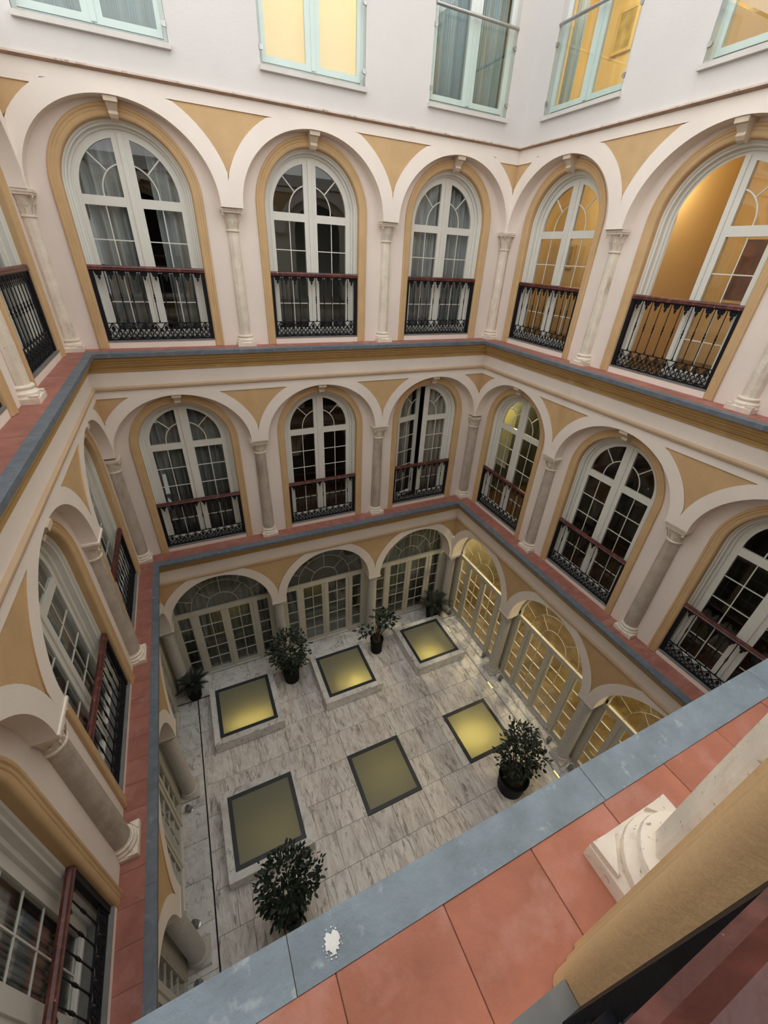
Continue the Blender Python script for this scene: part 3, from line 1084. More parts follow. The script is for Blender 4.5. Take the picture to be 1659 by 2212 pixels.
def railing_meshes():
    K = {}
    mb = MB()   # moulded wooden handrail
    prof = [(-0.034, 1.025), (-0.036, 1.04), (-0.026, 1.048), (-0.03, 1.06), (-0.022, 1.078), (0.0, 1.084), (0.022, 1.078), (0.03, 1.06), (0.026, 1.048), (0.036, 1.04), (0.034, 1.025)]
    mb.prism([(-HW, d, z) for d, z in prof], (0, 0, 0), (2 * HW, 0, 0))
    K['handrail'] = mb.mesh('handrail', M['wood'])
    mb = MB()
    mb.box((-HW, -0.016, 1.008), (HW, 0.016, 1.026))
    K['top_bar'] = mb.mesh('top_bar', M['iron'])
    mb = MB()
    mb.box((-HW, -0.008, 0.336), (HW, 0.008, 0.348))
    K['middle_bar'] = mb.mesh('middle_bar', M['iron'])
    mb = MB()
    mb.box((-HW, -0.012, 0.108), (HW, 0.012, 0.122))
    K['bottom_bar'] = mb.mesh('bottom_bar', M['iron'])
    mb = MB()
    mb.box((-0.028, -0.022, 0.105), (0.024, 0.03, 1.008))
    K['end_post'] = mb.mesh('end_post', M['iron'])
    mb = MB()
    mb.lathe([(0.011, 0.345), (0.013, 0.365), (0.007, 0.38), (0.0062, 0.62), (0.012, 0.64), (0.008, 0.655), (0.014, 0.68), (0.008, 0.705), (0.012, 0.72), (0.0062, 0.74), (0.0062, 1.01)], 6)
    K['baluster'] = mb.mesh('baluster', M['iron'], True)
    mb = MB()   # pendant under the handrail
    out = [(-0.046, 1.01), (-0.046, 0.992), (-0.036, 0.975), (-0.026, 0.962), (-0.010, 0.953), (-0.020, 0.936), (-0.012, 0.922), (0.0, 0.897)]
    out = out + [(-x, z) for x, z in out[-2::-1]]
    n = len(out)
    for sg in (-1, 1):   # two halves with an eyelet between them
        pass
    mb.prism([(x, -0.004, z) for x, z in out ], (0, 0, 0), (0, 0.008, 0))
    for sg in (-1, 1):
        mb.tube([(sg * 0.02 + 0.013 * math.cos(a), 0, 0.972 + 0.013 * math.sin(a)) for a in [2 * PI * k / 8 for k in range(9)]], 0.005, 4)
    K['pendant'] = mb.mesh('pendant', M['iron'])
    mb = MB()   # cast scroll panel, one repeat 0.149 wide, 0.12 .. 0.34 high
    w = 0.0745
    T = 0.0078

    def cur(pts, r=T):
        mb.tube([(x, 0, z) for x, z in pts], r, 4)
        if any(abs(x) > 1e-4 for x, _ in pts):
            mb.tube([(-x, 0, z) for x, z in pts], r, 4)
    cur([(0.0, 0.338), (0.012, 0.325), (0.03, 0.30), (0.046, 0.272), (0.066, 0.255), (0.072, 0.235), (0.062, 0.22), (0.048, 0.225), (0.046, 0.24)])
    cur([(w, 0.262), (0.052, 0.236), (0.048, 0.20), (0.058, 0.172), (w, 0.162)])
    cur([(0.0, 0.30), (0.014, 0.285), (0.02, 0.262), (0.008, 0.245), (0.0, 0.25)])
    cur([(0.0, 0.235), (0.018, 0.228), (0.03, 0.205), (0.024, 0.182), (0.0, 0.17)])
    cur([(0.0, 0.165), (0.022, 0.150), (0.034, 0.130), (0.05, 0.125), (0.062, 0.138), (0.056, 0.152), (0.044, 0.148)])
    cur([(w, 0.125), (0.068, 0.14), (w, 0.155)])
    mb.prism([(0, -0.005, 0.225), (0.014, -0.005, 0.25), (0, -0.005, 0.335), (-0.014, -0.005, 0.25)], (0, 0, 0), (0, 0.01, 0))
    mb.prism([(0, -0.005, 0.125), (0.012, -0.005, 0.15), (0, -0.005, 0.175), (-0.012, -0.005, 0.15)], (0, 0, 0), (0, 0.01, 0))
    K['scroll_panel'] = mb.mesh('scroll_panel', M['iron'])
    return K


RK = railing_meshes()


def place_railing(L, s, i, label):
    S = SIDES[s]
    x, y, _ = P(s, bays(s)[i] if s != 'front' else 1.345, S['W'] + S['out'] * (0.045 if s != 'front' else 0.06), 0)
    t = empty('balcony_railing', (x, y, LV[L]['z']), S['rot'], label=label, cat='railing', group='iron railings across the arched windows')
    for k in ('handrail', 'top_bar', 'middle_bar', 'bottom_bar'):
        link(k, RK[k], t)
    for sg in (-1, 1):
        link('end_post', RK['end_post'], t, (sg * (HW - 0.024), 0, 0))
    for k in range(10):
        u = (k - 4.5) * 0.142
        link('pendant', RK['pendant'], t, (u, 0, 0))
        link('scroll_panel', RK['scroll_panel'], t, ((k - 4.5) * 0.1415, 0, 0))
        if k < 9:
            link('baluster', RK['baluster'], t, (u + 0.071, 0, 0))
    return t


# ------------------------------------------------------------------ rooms behind the windows
def room(name, s, u0, u1, z0, z1, d0, d1, mat, mfloor=None, label=None):
    S = SIDES[s]
    o = S['out']
    a, b = S['W'] + o * d0, S['W'] + o * d1
    mb = MB()
    mb.quad(P(s, u0, b, z0), P(s, u1, b, z0), P(s, u1, b, z1), P(s, u0, b, z1))
    for u in (u0, u1):
        mb.quad(P(s, u, a, z0), P(s, u, b, z0), P(s, u, b, z1), P(s, u, a, z1))
    mb.quad(P(s, u0, a, z1), P(s, u1, a, z1), P(s, u1, b, z1), P(s, u0, b, z1))
    mb.quad(P(s, u0, a, z0), P(s, u1, a, z0), P(s, u1, b, z0), P(s, u0, b, z0), 1)
    ob = link(name, mb.mesh(name, [mat, mfloor or mat]))
    return tag(ob, label, 'room', None, 'structure')


def ceiling_lamp(x, y, z, power, label, col=(1.0, 0.72, 0.34), r=0.13):
    t = empty('ceiling_lamp', (x, y, z), label=label, cat='lamp', group='warm ceiling lamps in the lit rooms')
    b = MB()
    b.lathe([(r, 0.0), (r, -0.03), (r * 0.9, -0.035)], 20)
    link('base', b.mesh('lamp_base', M['white'], True), t)
    b = MB()
    b.lathe([(r * 0.88, -0.034), (r * 0.8, -0.06), (r * 0.4, -0.085), (0.01, -0.09)], 20)
    link('shade', b.mesh('lamp_shade', M['lamp'], True), t)
    ld = bpy.data.lights.new('bulb', 'POINT')
    ld.energy = power
    ld.color = col
    ld.shadow_soft_size = 0.1
    lo = bpy.data.objects.new('bulb', ld)
    C.objects.link(lo)
    lo.parent = t
    lo.location = (0, 0, -0.2)
    return t


def curtain(s, u0, u1, z0, z1, d, mat, label, amp=0.03, wl=0.13, group='curtains behind the windows', kind='curtain'):
    S = SIDES[s]
    n = max(8, int((u1 - u0) / wl * 8))
    mb = MB()
    ph = random.uniform(0, 6)
    row = []
    for k in range(n + 1):
        u = lerp(u0, u1, k / n)
        o = amp * math.sin(2 * PI * (u - u0) / wl + ph) + 0.4 * amp * math.sin(2 * PI * (u - u0) / (wl * 2.7) + ph * 2)
        row.append((u, S['W'] + S['out'] * (d + o)))
    for k in range(n):
        mb.quad(P(s, row[k][0], row[k][1], z0), P(s, row[k + 1][0], row[k + 1][1], z0), P(s, row[k + 1][0], row[k + 1][1], z1), P(s, row[k][0], row[k][1], z1))
    me = mb.mesh(kind, mat, True)
    ob = link(kind, me)
    sol = ob.modifiers.new('thick', 'SOLIDIFY')
    sol.thickness = 0.006
    return tag(ob, label, kind, group)


# ------------------------------------------------------------------ assemble the arched storeys
def bw(s, i):
    return bays(s)[i]


LOOK = {
    (2, 'back', 0): 'white arched french window with grey curtains parted by a dark gap',
    (2, 'back', 1): 'white arched french window with dim uncurtained room behind',
    (2, 'back', 2): 'white arched french window with closed grey curtains',
    (2, 'right', 0): 'white arched french window onto a yellow-lit room',
    (2, 'right', 1): 'white arched french window, left leaf swung open on amber room',
    (2, 'right', 2): 'white arched french window cut by the picture edge',
    (2, 'left', 0): 'white arched french window seen edge-on',
    (2, 'left', 1): 'white arched french window mostly out of view',
    (1, 'back', 0): 'white arched french window with pale parted curtains',
    (1, 'back', 1): 'white arched french window with dark glass',
    (1, 'back', 2): 'white arched french window with one leaf ajar',
    (1, 'right', 0): 'white arched french window with lit yellow blind in one leaf',
    (1, 'right', 1): 'white arched french window with black glass',
    (1, 'right', 2): 'white arched french window with black glass, partly hidden',
    (1, 'left', 0): 'white arched french window seen narrow behind a column',
    (1, 'left', 1): 'white arched french window seen obliquely',
    (1, 'left', 2): 'white arched french window seen from above, cut by picture edge',
}
OPEN = {(2, 'right', 1): (2.72, 0), (1, 'back', 2): (0.30, 0.0)}
for (L, s, i), look in LOOK.items():
    oL, oR = OPEN.get((L, s, i), (0, 0))
    place_arch_window(L, s, i, look, oL, oR)
    place_railing(L, s, i, 'black iron railing with red-brown handrail, %s tier, %s, %s' % (TIER[L], WALLNAME[s], BAYNAME[s][i]))
BAYNAME['front'] = ['the open bay', '', '']
place_arch_window(2, 'front', 0, 'white arched french window standing open at the viewpoint', 1.7, 1.7)
place_railing(2, 'front', 0, 'near iron railing with chipped red handrail at the bottom right corner')

# rooms: (level, side, bay) -> paint, curtains
for (L, s, i), look in LOOK.items():
    u = bw(s, i)
    z0 = LV[L]['z'] - 0.02
    z1 = z0 + (2.95 if L == 2 else 3.25)
    lit = (L, s, i) in ((2, 'right', 0), (2, 'right', 1), (2, 'right', 2))
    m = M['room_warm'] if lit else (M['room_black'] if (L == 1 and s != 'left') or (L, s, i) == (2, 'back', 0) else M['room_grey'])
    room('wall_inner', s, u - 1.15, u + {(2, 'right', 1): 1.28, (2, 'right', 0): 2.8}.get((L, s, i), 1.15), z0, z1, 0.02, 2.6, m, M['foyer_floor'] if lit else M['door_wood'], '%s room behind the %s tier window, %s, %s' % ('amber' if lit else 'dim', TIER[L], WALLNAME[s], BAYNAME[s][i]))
for (L, s, i, parts, m) in [
        (2, 'back', 0, [(-0.72, 0.07), (0.26, 0.72)], 'curtain'), (2, 'back', 2, [(-0.72, 0.0), (0.0, 0.72)], 'curtain'),
        (2, 'left', 0, [(-0.72, 0.72)], 'curtain'), (2, 'left', 1, [(-0.72, 0.72)], 'curtain'),
        (1, 'back', 0, [(-0.72, -0.02), (0.02, 0.72)], 'curtain1'), (1, 'back', 2, [(-0.72, -0.14), (0.08, 0.72)], 'curtain_lit'),
        (1, 'left', 0, [(-0.72, 0.72)], 'curtain'), (1, 'left', 1, [(-0.72, 0.72)], 'curtain'), (1, 'left', 2, [(-0.72, 0.72)], 'curtain')]:
    for k, (a, b_) in enumerate(parts):
        u = bw(s, i)
        # local +u runs along world u on the back wall, against it on the right, with it on the left
        sg = -1 if s == 'right' else 1
        ua, ub = sorted((u + sg * a, u + sg * b_))
        nm = '' if len(parts) == 1 else (' left half' if k == 0 else ' right half')
        dd = 0.50 if (L, s, i) == (1, 'back', 2) and k == 0 else 0.34
        curtain(s, ua, ub, LV[L]['z'] + 0.02, LV[L]['z'] + (2.75 if L == 2 else 3.05), dd, M[m], 'grey sheer curtain%s inside the %s tier window, %s, %s' % (nm, TIER[L], WALLNAME[s], BAYNAME[s][i]))

# lit rooms on the right, upper tier
ceiling_lamp(9.2, -0.3, 2.85, 34, 'warm ceiling lamp in the yellow room nearest the corner, upper tier')
ceiling_lamp(8.45, -3.05, 2.75, 34, 'warm ceiling lamp in the amber room with the open leaf')
ceiling_lamp(8.9, -6.6, 2.9, 9, 'warm ceiling lamp in the upper room at the right picture edge')


def picture(s, u, z, d, w, h, mat, label):
    S = SIDES[s]
    x, y, _ = P(s, u, S['W'] + S['out'] * d, 0)
    t = empty('framed_picture', (x, y, z), S['rot'], label=label, cat='picture')
    mb = MB()
    f = 0.045
    for a, b_ in (((-w / 2, 0, -h / 2), (-w / 2 + f, 0.03, h / 2)), ((w / 2 - f, 0, -h / 2), (w / 2, 0.03, h / 2)), ((-w / 2 + f, 0, -h / 2), (w / 2 - f, 0.03, -h / 2 + f)), ((-w / 2 + f, 0, h / 2 - f), (w / 2 - f, 0.03, h / 2))):
        mb.box(a, b_)
    link('frame', mb.mesh('picture_frame', M['picture_frame']), t)
    mb = MB()
    mb.box((-w / 2 + f, 0.012, -h / 2 + f), (w / 2 - f, 0.025, h / 2 - f))
    link('print', mb.mesh('print', mat), t)
    return t


picture('right', -3.32, 1.45, 2.55, 0.62, 0.95, M['picture'], 'dark red framed picture on the wall of the amber room')
picture('right', 0.65, 1.57, 2.55, 0.36, 0.46, M['picture2'], 'small framed picture on the wall of the yellow room')
# lit blind, middle tier right
mb = MB()
mb.box((-0.27, 0.0, 0.0), (0.27, 0.004, 1.35))
t = empty('roller_blind', (SIDES['right']['W'] + 0.30, -0.97, Z1 + 1.17), -PI / 2, label='lit yellow roller blind half down behind the middle tier window by the corner', cat='blind')
link('fabric', mb.mesh('fabric', M['blind']), t)
mb = MB()
mb.tube([(-0.28, 0, 1.36), (0.28, 0, 1.36)], 0.025, 8)
mb.box((-0.27, -0.006, -0.02), (0.27, 0.01, 0.004))
link('roller', mb.mesh('roller', M['white']), t)
ceiling_lamp(8.30, -0.85, Z1 + 2.75, 60, 'warm ceiling lamp behind the half-drawn yellow blind', (1.0, 0.85, 0.36), 0.1)

# ------------------------------------------------------------------ ground-floor glazing
def glazing_meshes():
    """local frame: origin mid-bay at the glazing plane on the floor; z up"""
    K = {}
    J = M['joinery0']
    zt0, zt1 = 2.085, 2.205          # transom
    hw = 1.10
    rf = 1.07
    zc = 2.225
    rows = 5
    gb, gt = 0.16, 2.06
    mb = MB()
    # outer frame posts, transom, head arch
    for sg in (-1, 1):
        mb.box(tuple(sorted((sg * 1.03, sg * 1.13)))[0:1] + (-0.04, 0.0), tuple(sorted((sg * 1.03, sg * 1.13)))[1:2] + (0.05, zc + 0.1))
        a, b_ = sorted((sg * 0.655, sg * 0.735))
        mb.box((a, -0.045, 0.0), (b_, 0.045, zt0 + 0.02))
    mb.box((-1.12, -0.05, zt0), (1.12, 0.012, zt1))
    mb.box((-1.12, -0.03, 0.0), (-0.66, 0.03, 0.11))
    mb.box((0.66, -0.03, 0.0), (1.12, 0.03, 0.11))
    tmp = MB()
    tmp.sweep([(1.16, -0.04), (1.16, 0.04), (1.035, 0.04), (1.035, -0.04)], zc, zc - 0.01, 30, closed=True)
    mb.add([(x, y, zc + (z - zc) * 1.075) for x, y, z in tmp.v], tmp.f)
    K['frame'] = mb.mesh('frame', J)
    # fanlight bars
    mb = MB()
    sz = 1.075
    for r in (0.345, 0.68):
        mb.tube([(r * math.cos(t), 0, zc - 0.02 + r * sz * math.sin(t)) for t in [PI * k / 24 for k in range(25)]], 0.008, 5)
    spokes1 = [PI * 0.25, PI * 0.5, PI * 0.75]
    for t in spokes1:
        mb.tube([(0.345 * math.cos(t), 0, zc - 0.02 + 0.345 * sz * math.sin(t)), (0.68 * math.cos(t), 0, zc - 0.02 + 0.68 * sz * math.sin(t))], 0.008, 5)
    spokes2 = [PI * 0.12, PI * 0.31, PI * 0.5, PI * 0.69, PI * 0.88]
    for t in spokes2:
        mb.tube([(0.68 * math.cos(t), 0, zc - 0.02 + 0.68 * sz * math.sin(t)), (1.04 * math.cos(t), 0, zc - 0.02 + 1.04 * sz * math.sin(t))], 0.008, 5)
    K['fanlight'] = mb.mesh('fanlight', M['joinery0'])

    def sector(r0, r1, a0, a1):
        n = 6
        p = [(r0 * math.cos(lerp(a0, a1, k / n)), zc - 0.02 + r0 * sz * math.sin(lerp(a0, a1, k / n))) for k in range(n + 1)] if r0 > 0 else [(0, zc - 0.02)]
        q = [(r1 * math.cos(lerp(a1, a0, k / n)), zc - 0.02 + r1 * sz * math.sin(lerp(a1, a0, k / n))) for k in range(n + 1)]
        return p + q
    FP = [sector(0, 0.345, 0, PI)]
    e1 = [0] + spokes1 + [PI]
    FP += [sector(0.345, 0.68, a, b_) for a, b_ in zip(e1, e1[1:])]
    e2 = [0] + spokes2 + [PI]
    FP += [sector(0.68, 1.05, a, b_) for a, b_ in zip(e2, e2[1:])]
    K['fanpanes'] = [build_pane(p) for p in FP]
    # side lights
    for nm, a, b_ in (('L', -1.03, -0.735), ('R', 0.735, 1.03)):
        mb = MB()
        mb.box((a, -0.03, 0.1), (a + 0.025, 0.03, zt0))
        mb.box((b_ - 0.025, -0.03, 0.1), (b_, 0.03, zt0))
        mb.box((a + 0.001, -0.028, 0.101), (b_ - 0.001, 0.028, gb))
        dz = (gt - gb) / rows
        ps = []
        for k in range(rows):
            z = gb + dz * k
            if k:
                mb.box((a, -0.013, z - 0.008), (b_, 0.013, z + 0.008))
            ps.append(build_pane([(a + 0.02, z), (b_ - 0.02, z), (b_ - 0.02, z + dz), (a + 0.02, z + dz)]))
        K['side' + nm] = (mb.mesh('sidelight', J), ps)
    for nm, a, b_ in (('L', -0.655, -0.004), ('R', 0.004, 0.655)):
        mb = MB()
        st = 0.085
        mb.box((a, -0.025, 0.03), (a + st, 0.025, zt0 - 0.01))
        mb.box((b_ - st, -0.025, 0.03), (b_, 0.025, zt0 - 0.01))
        mb.box((a + 0.001, -0.023, 0.031), (b_ - 0.001, 0.023, gb))
        mb.box((a + 0.001, -0.023, gt - 0.01), (b_ - 0.001, 0.023, zt0 - 0.011))
        if nm == 'R':
            mb.box((a - 0.03, -0.04, 0.04), (a + 0.03, -0.022, zt0 - 0.02))
        um = (a + b_) / 2
        mb.box((um - 0.008, -0.012, gb), (um + 0.008, 0.012, gt))
        dz = (gt - gb) / rows
        ps = []
        for k in range(rows):
            z = gb + dz * k
            if k:
                mb.box((a + st, -0.013, z - 0.008), (b_ - st, 0.013, z + 0.008))
            for c_, d_ in ((a + st, um), (um, b_ - st)):
                ps.append(build_pane([(c_, z), (d_, z), (d_, z + dz), (c_, z + dz)]))
        K['door' + nm] = (mb.mesh('leaf', J), ps)
        mb = MB()
        mb.box((a + 0.02, -0.055, 0.035), (b_ - 0.02, -0.02, 0.062))
        K['kick' + nm] = mb.mesh('weather_bar', M['alu'])
    return K


GK = glazing_meshes()
GLOOK = {('back', 0): 'arched glazed doors with grey curtains behind', ('back', 1): 'arched glazed doors onto a dim uncurtained room', ('back', 2): 'arched glazed doors with dark curtains and a palm before them',
         ('right', 0): 'arched glazed doors glowing with yellow foyer light', ('right', 1): 'arched glazed doors onto the brown marble foyer', ('right', 2): 'arched glazed doors onto the foyer, half hidden by the near ledge',
         ('left', 0): 'arched glazed doors in shadow, seen edge-on', ('left', 1): 'arched glazed doors in shadow behind two columns', ('left', 2): 'arched glazed doors in shadow, cut off by the near ledge'}
dn = 0
for (s, i), look in GLOOK.items():
    dn += 1
    S = SIDES[s]
    x, y, _ = P(s, bays(s)[i], S['W'] + S['out'] * (0.20 if s != 'right' else 0.17), 0)
    t = empty('door_%d' % dn, (x, y, Z0 + 0.015), S['rot'], kind='structure', cat='door', label='%s, ground level, %s, %s' % (look, WALLNAME[s], BAYNAME[s][i]))
    link('frame', GK['frame'], t)
    f = link('fanlight', GK['fanlight'], t)
    for p in GK['fanpanes']:
        link('pane', p, f)
    for nm in 'LR':
        f = link('sidelight', GK['side' + nm][0], t)
        for p in GK['side' + nm][1]:
            link('pane', p, f)
        f = link('leaf', GK['door' + nm][0], t)
        for p in GK['door' + nm][1]:
            link('pane', p, f)
        link('weather_bar', GK['kick' + nm], f)
# piers behind the ground columns, closing between the glazed bays
for s in ('back', 'right', 'left'):
    S = SIDES[s]
    u0, u1 = urange(s, 'W')
    ed = sorted(bays(s))
    segs = [(ed[0] + 1.12, ed[1] - 1.12), (ed[1] + 1.12, ed[2] - 1.12), (u0 - 0.3, ed[0] - 1.12), (ed[2] + 1.12, u1 + 0.3)]
    for a, b_ in segs:
        mb = MB()
        d0, d1 = sorted((S['W'] + S['out'] * 0.15, S['W'] + S['out'] * 0.27))
        pa, pb = P(s, a, d0, 0), P(s, b_, d1, 0)
        mb.box((pa[0], pa[1], Z0), (pb[0], pb[1], -5.6))
        link('pier', mb.mesh('pier', M['joinery0']), walls[s])

# ground rooms
room('wall_inner', 'right', -7.9, 0.2, Z0, Z0 + 3.55, 0.24, 4.2, M['foyer_wall'], M['foyer_floor'], 'warm lit foyer with brown marble floor behind the ground doors on the right')
for y, p, nth in ((-0.75, 150, 'first'), (-2.65, 115, 'second'), (-4.9, 105, 'third'), (-6.9, 105, 'fourth')):
    ceiling_lamp(9.15, y, Z0 + 3.5, p, 'warm foyer ceiling lamp, %s from the far corner' % nth, (1.0, 0.82, 0.50))
for i in range(3):
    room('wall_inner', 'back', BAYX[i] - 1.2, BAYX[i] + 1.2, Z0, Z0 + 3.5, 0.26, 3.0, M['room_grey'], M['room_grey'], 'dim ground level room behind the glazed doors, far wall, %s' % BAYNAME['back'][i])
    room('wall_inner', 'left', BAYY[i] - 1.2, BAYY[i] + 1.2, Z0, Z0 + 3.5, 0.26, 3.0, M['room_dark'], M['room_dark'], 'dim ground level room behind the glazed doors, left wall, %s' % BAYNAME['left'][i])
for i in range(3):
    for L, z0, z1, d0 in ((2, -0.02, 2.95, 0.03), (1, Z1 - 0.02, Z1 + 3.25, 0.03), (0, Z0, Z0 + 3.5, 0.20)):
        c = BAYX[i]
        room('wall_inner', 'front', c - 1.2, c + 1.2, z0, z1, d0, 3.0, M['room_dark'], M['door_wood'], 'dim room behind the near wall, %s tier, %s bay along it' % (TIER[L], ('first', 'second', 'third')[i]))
for i in (0, 2):
    for k, (a, b_) in enumerate(((-1.05, 0.0), (0.0, 1.05))):
        curtain('back', BAYX[i] + a, BAYX[i] + b_, Z0 + 0.03, Z0 + 3.3, 0.42, M['curtain0'], 'grey sheer curtain %s half behind the ground doors, far wall, %s' % (('left', 'right')[k], BAYNAME['back'][i]))

# ------------------------------------------------------------------ top-storey windows with glass balustrades
def top_window(s, i, c, hw, look):
    S = SIDES[s]
    x, y, _ = P(s, c, S['F'], 0)
    wn[0] += 1
    t = empty('window_%d' % wn[0], (x, y, 0), S['rot'], kind='structure', cat='window', label='%s, top storey, %s, %s' % (look, WALLNAME[s], BAYNAME[s][i]))
    z0, z1 = WZ0, WZ1
    mb = MB()
    mb.box((-hw - 0.015, -0.05, z0 - 0.05), (hw + 0.015, 0.16, z0))
    mb.box((-hw + 0.06, -0.052, z0 + 0.0), (-hw + 0.11, -0.03, z0 + 0.006))
    link('sill', mb.mesh('sill', M['sill']), t)
    mb = MB()
    f = 0.045
    d0, d1 = 0.10, 0.16
    mb.box((-hw, d0, z0), (-hw + f, d1, z1))
    mb.box((hw - f, d0, z0), (hw, d1, z1))
    mb.box((-hw + 0.001, d0 + 0.002, z1 - f), (hw - 0.001, d1 - 0.002, z1 - 0.001))
    mb.box((-hw + 0.001, d0 + 0.002, z0 + 0.001), (hw - 0.001, d1 - 0.002, z0 + 0.055))
    link('frame', mb.mesh('frame', M['mint']), t)
    for sg in (-1, 1):
        a, b_ = sorted((sg * 0.003, sg * (hw - f)))
        zl, zh = z0 + 0.058, z1 - f - 0.003
        mb = MB()
        st = 0.052
        e0, e1 = 0.085, 0.135
        mb.box((a, e0, zl), (a + (st if sg < 0 else 0.095), e1, zh))
        mb.box((b_ - (st if sg > 0 else 0.095), e0, zl), (b_, e1, zh))
        mb.box((a + 0.001, e0 + 0.002, zl + 0.001), (b_ - 0.001, e1 - 0.002, zl + 0.065))
        mb.box((a + 0.001, e0 + 0.002, zh - 0.065), (b_ - 0.001, e1 - 0.002, zh - 0.001))
        if sg > 0:
            mb.box((-0.025, 0.07, zl + 0.012), (0.03, e0 + 0.003, zh - 0.01))
        lf = link('leaf', mb.mesh('leaf', M['mint']), t)
        u0_, u1_ = (a + st, b_ - 0.095) if sg < 0 else (a + 0.095, b_ - st)
        m2 = MB()
        m2.box((u0_, 0.107, zl + 0.065), (u1_, 0.113, zh - 0.065))
        link('pane', m2.mesh('pane', M['glass']), lf)
    # balustrade
    g = empty('glass_balustrade', (x, y, 0), S['rot'], label='clear glass balustrade with steel handrail, top storey, %s, %s' % (WALLNAME[s], BAYNAME[s][i]), cat='balustrade', group='glass balustrades of the top storey')
    mb = MB()
    mb.box((-hw + 0.012, -0.004, z0 + 0.018), (hw - 0.012, 0.006, z0 + 0.985))
    link('panel', mb.mesh('panel', M['glass_rail']), g)
    mb = MB()
    mb.tube([(-hw + 0.002, 0.001, z0 + 0.99), (hw - 0.002, 0.001, z0 + 0.99)], 0.021, 10)
    link('handrail', mb.mesh('handrail', M['steel'], True), g)
    for sg in (-1, 1):
        for zz in (z0 + 0.16, z0 + 0.79):
            mb = MB()
            mb.prism([(sg * (hw - 0.002), -0.012, zz - 0.025), (sg * (hw - 0.002), -0.012, zz + 0.025)] + [(sg * (hw - 0.03 - 0.02 * math.cos(a)), -0.012, zz + 0.025 * math.sin(a)) for a in [PI / 2, PI / 4, 0, -PI / 4, -PI / 2]], (0, 0, 0), (0, 0.024, 0))
            link('clip', mb.mesh('clip', M['steel']), g)
    return t


top_window('back', 0, 1.385, 0.735, 'pale green window with blue-grey curtains')
top_window('back', 1, 3.88, 0.715, 'pale green window glowing pale yellow')
top_window('back', 2, 6.335, 0.715, 'pale green window with grey curtains near the corner')
top_window('right', 0, -1.58, 0.72, 'pale green window with bright yellow room behind')
top_window('right', 1, -4.07, 0.72, 'pale green window at the upper right picture edge')
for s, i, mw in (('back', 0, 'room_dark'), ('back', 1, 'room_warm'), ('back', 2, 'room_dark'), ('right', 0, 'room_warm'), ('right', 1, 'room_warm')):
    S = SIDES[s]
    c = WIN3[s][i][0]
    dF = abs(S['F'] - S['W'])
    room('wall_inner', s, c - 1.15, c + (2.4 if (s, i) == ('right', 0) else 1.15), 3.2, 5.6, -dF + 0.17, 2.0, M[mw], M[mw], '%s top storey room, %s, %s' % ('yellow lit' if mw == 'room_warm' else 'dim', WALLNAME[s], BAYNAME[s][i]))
curtain('back', 0.70, 2.07, 3.30, 5.45, 0.10, M['curtain3'], 'blue-grey curtain inside the top storey window at left', 0.035, 0.19)
curtain('back', 5.66, 7.02, 3.30, 5.45, 0.10, M['curtain3'], 'grey curtain inside the top storey window by the corner', 0.035, 0.19)
mb = MB()
mb.box((-0.76, 0.0, 0.0), (0.76, 0.004, 2.15))
t = empty('roller_blind', (3.88, SIDES['back']['W'] + 0.02, 3.30), 0, label='pale yellow backlit blind filling the middle top storey window', cat='blind')
link('fabric', mb.mesh('fabric', M['sheer']), t)
mb = MB()
mb.tube([(-0.77, 0, 2.17), (0.77, 0, 2.17)], 0.025, 8)
link('roller', mb.mesh('roller', M['white']), t)
curtain('right', -1.06, -0.82, 3.25, 5.45, 0.10, M['curtain_white'], 'white curtain drawn aside in the yellow top storey room', 0.03, 0.1)
ceiling_lamp(3.9, 0.9, 5.4, 620, 'warm ceiling lamp behind the pale yellow sheer curtain, top storey', (1.0, 0.86, 0.52))
ceiling_lamp(8.5, -1.0, 5.55, 85, 'warm ceiling lamp in the yellow top storey room by the corner', (1.0, 0.78, 0.32))
ceiling_lamp(8.6, -3.9, 5.55, 34, 'warm ceiling lamp in the top storey room at the picture edge', (1.0, 0.70, 0.30))
picture('right', 0.0, 4.9, 1.95, 0.42, 0.56, M['picture2'], 'framed picture in the yellow top storey room')

# ------------------------------------------------------------------ floor
fl = empty('floor', kind='structure', label='veined grey marble slab floor of the courtyard', cat='floor')
SK = [  # x0,x1,y0,y1 of the black frames; raised or flush
    (0.81, 2.05, -2.085, -0.845, True, 'raised marble-curbed rooflight by the small dark palm, far left of the floor', (0.05, -0.46, 9.0, 0.32, 0.9, 0.25)),
    (3.285, 4.505, -2.075, -0.865, True, 'raised marble-curbed rooflight in the middle of the far row, brightest at its front', (0.14, -0.48, 11.0, 0.28, 0.6, 0.3)),
    (5.765, 6.985, -2.06, -0.845, True, 'raised marble-curbed rooflight in the far right corner beside the foyer', (-0.22, -0.48, 10.0, 0.28, 0.5, 0.3)),
    (3.243, 4.456, -4.592, -3.37, False, 'flush dull green rooflight in the middle of the floor', (0.08, 0.0, 5.0, 0.7, 0.9, 0.0)),
    (5.686, 6.886, -4.575, -3.388, False, 'flush bright yellow rooflight on the right of the floor', (-0.17, -0.1, 21.0, 0.5, 0.75, 0.0)),
    (0.796, 2.03, -4.56, -3.33, True, 'raised marble-curbed rooflight nearest at left, dull green, behind the leafy shrub', (0.1, -0.3, 2.4, 0.6, 0.9, 0.0)),
]
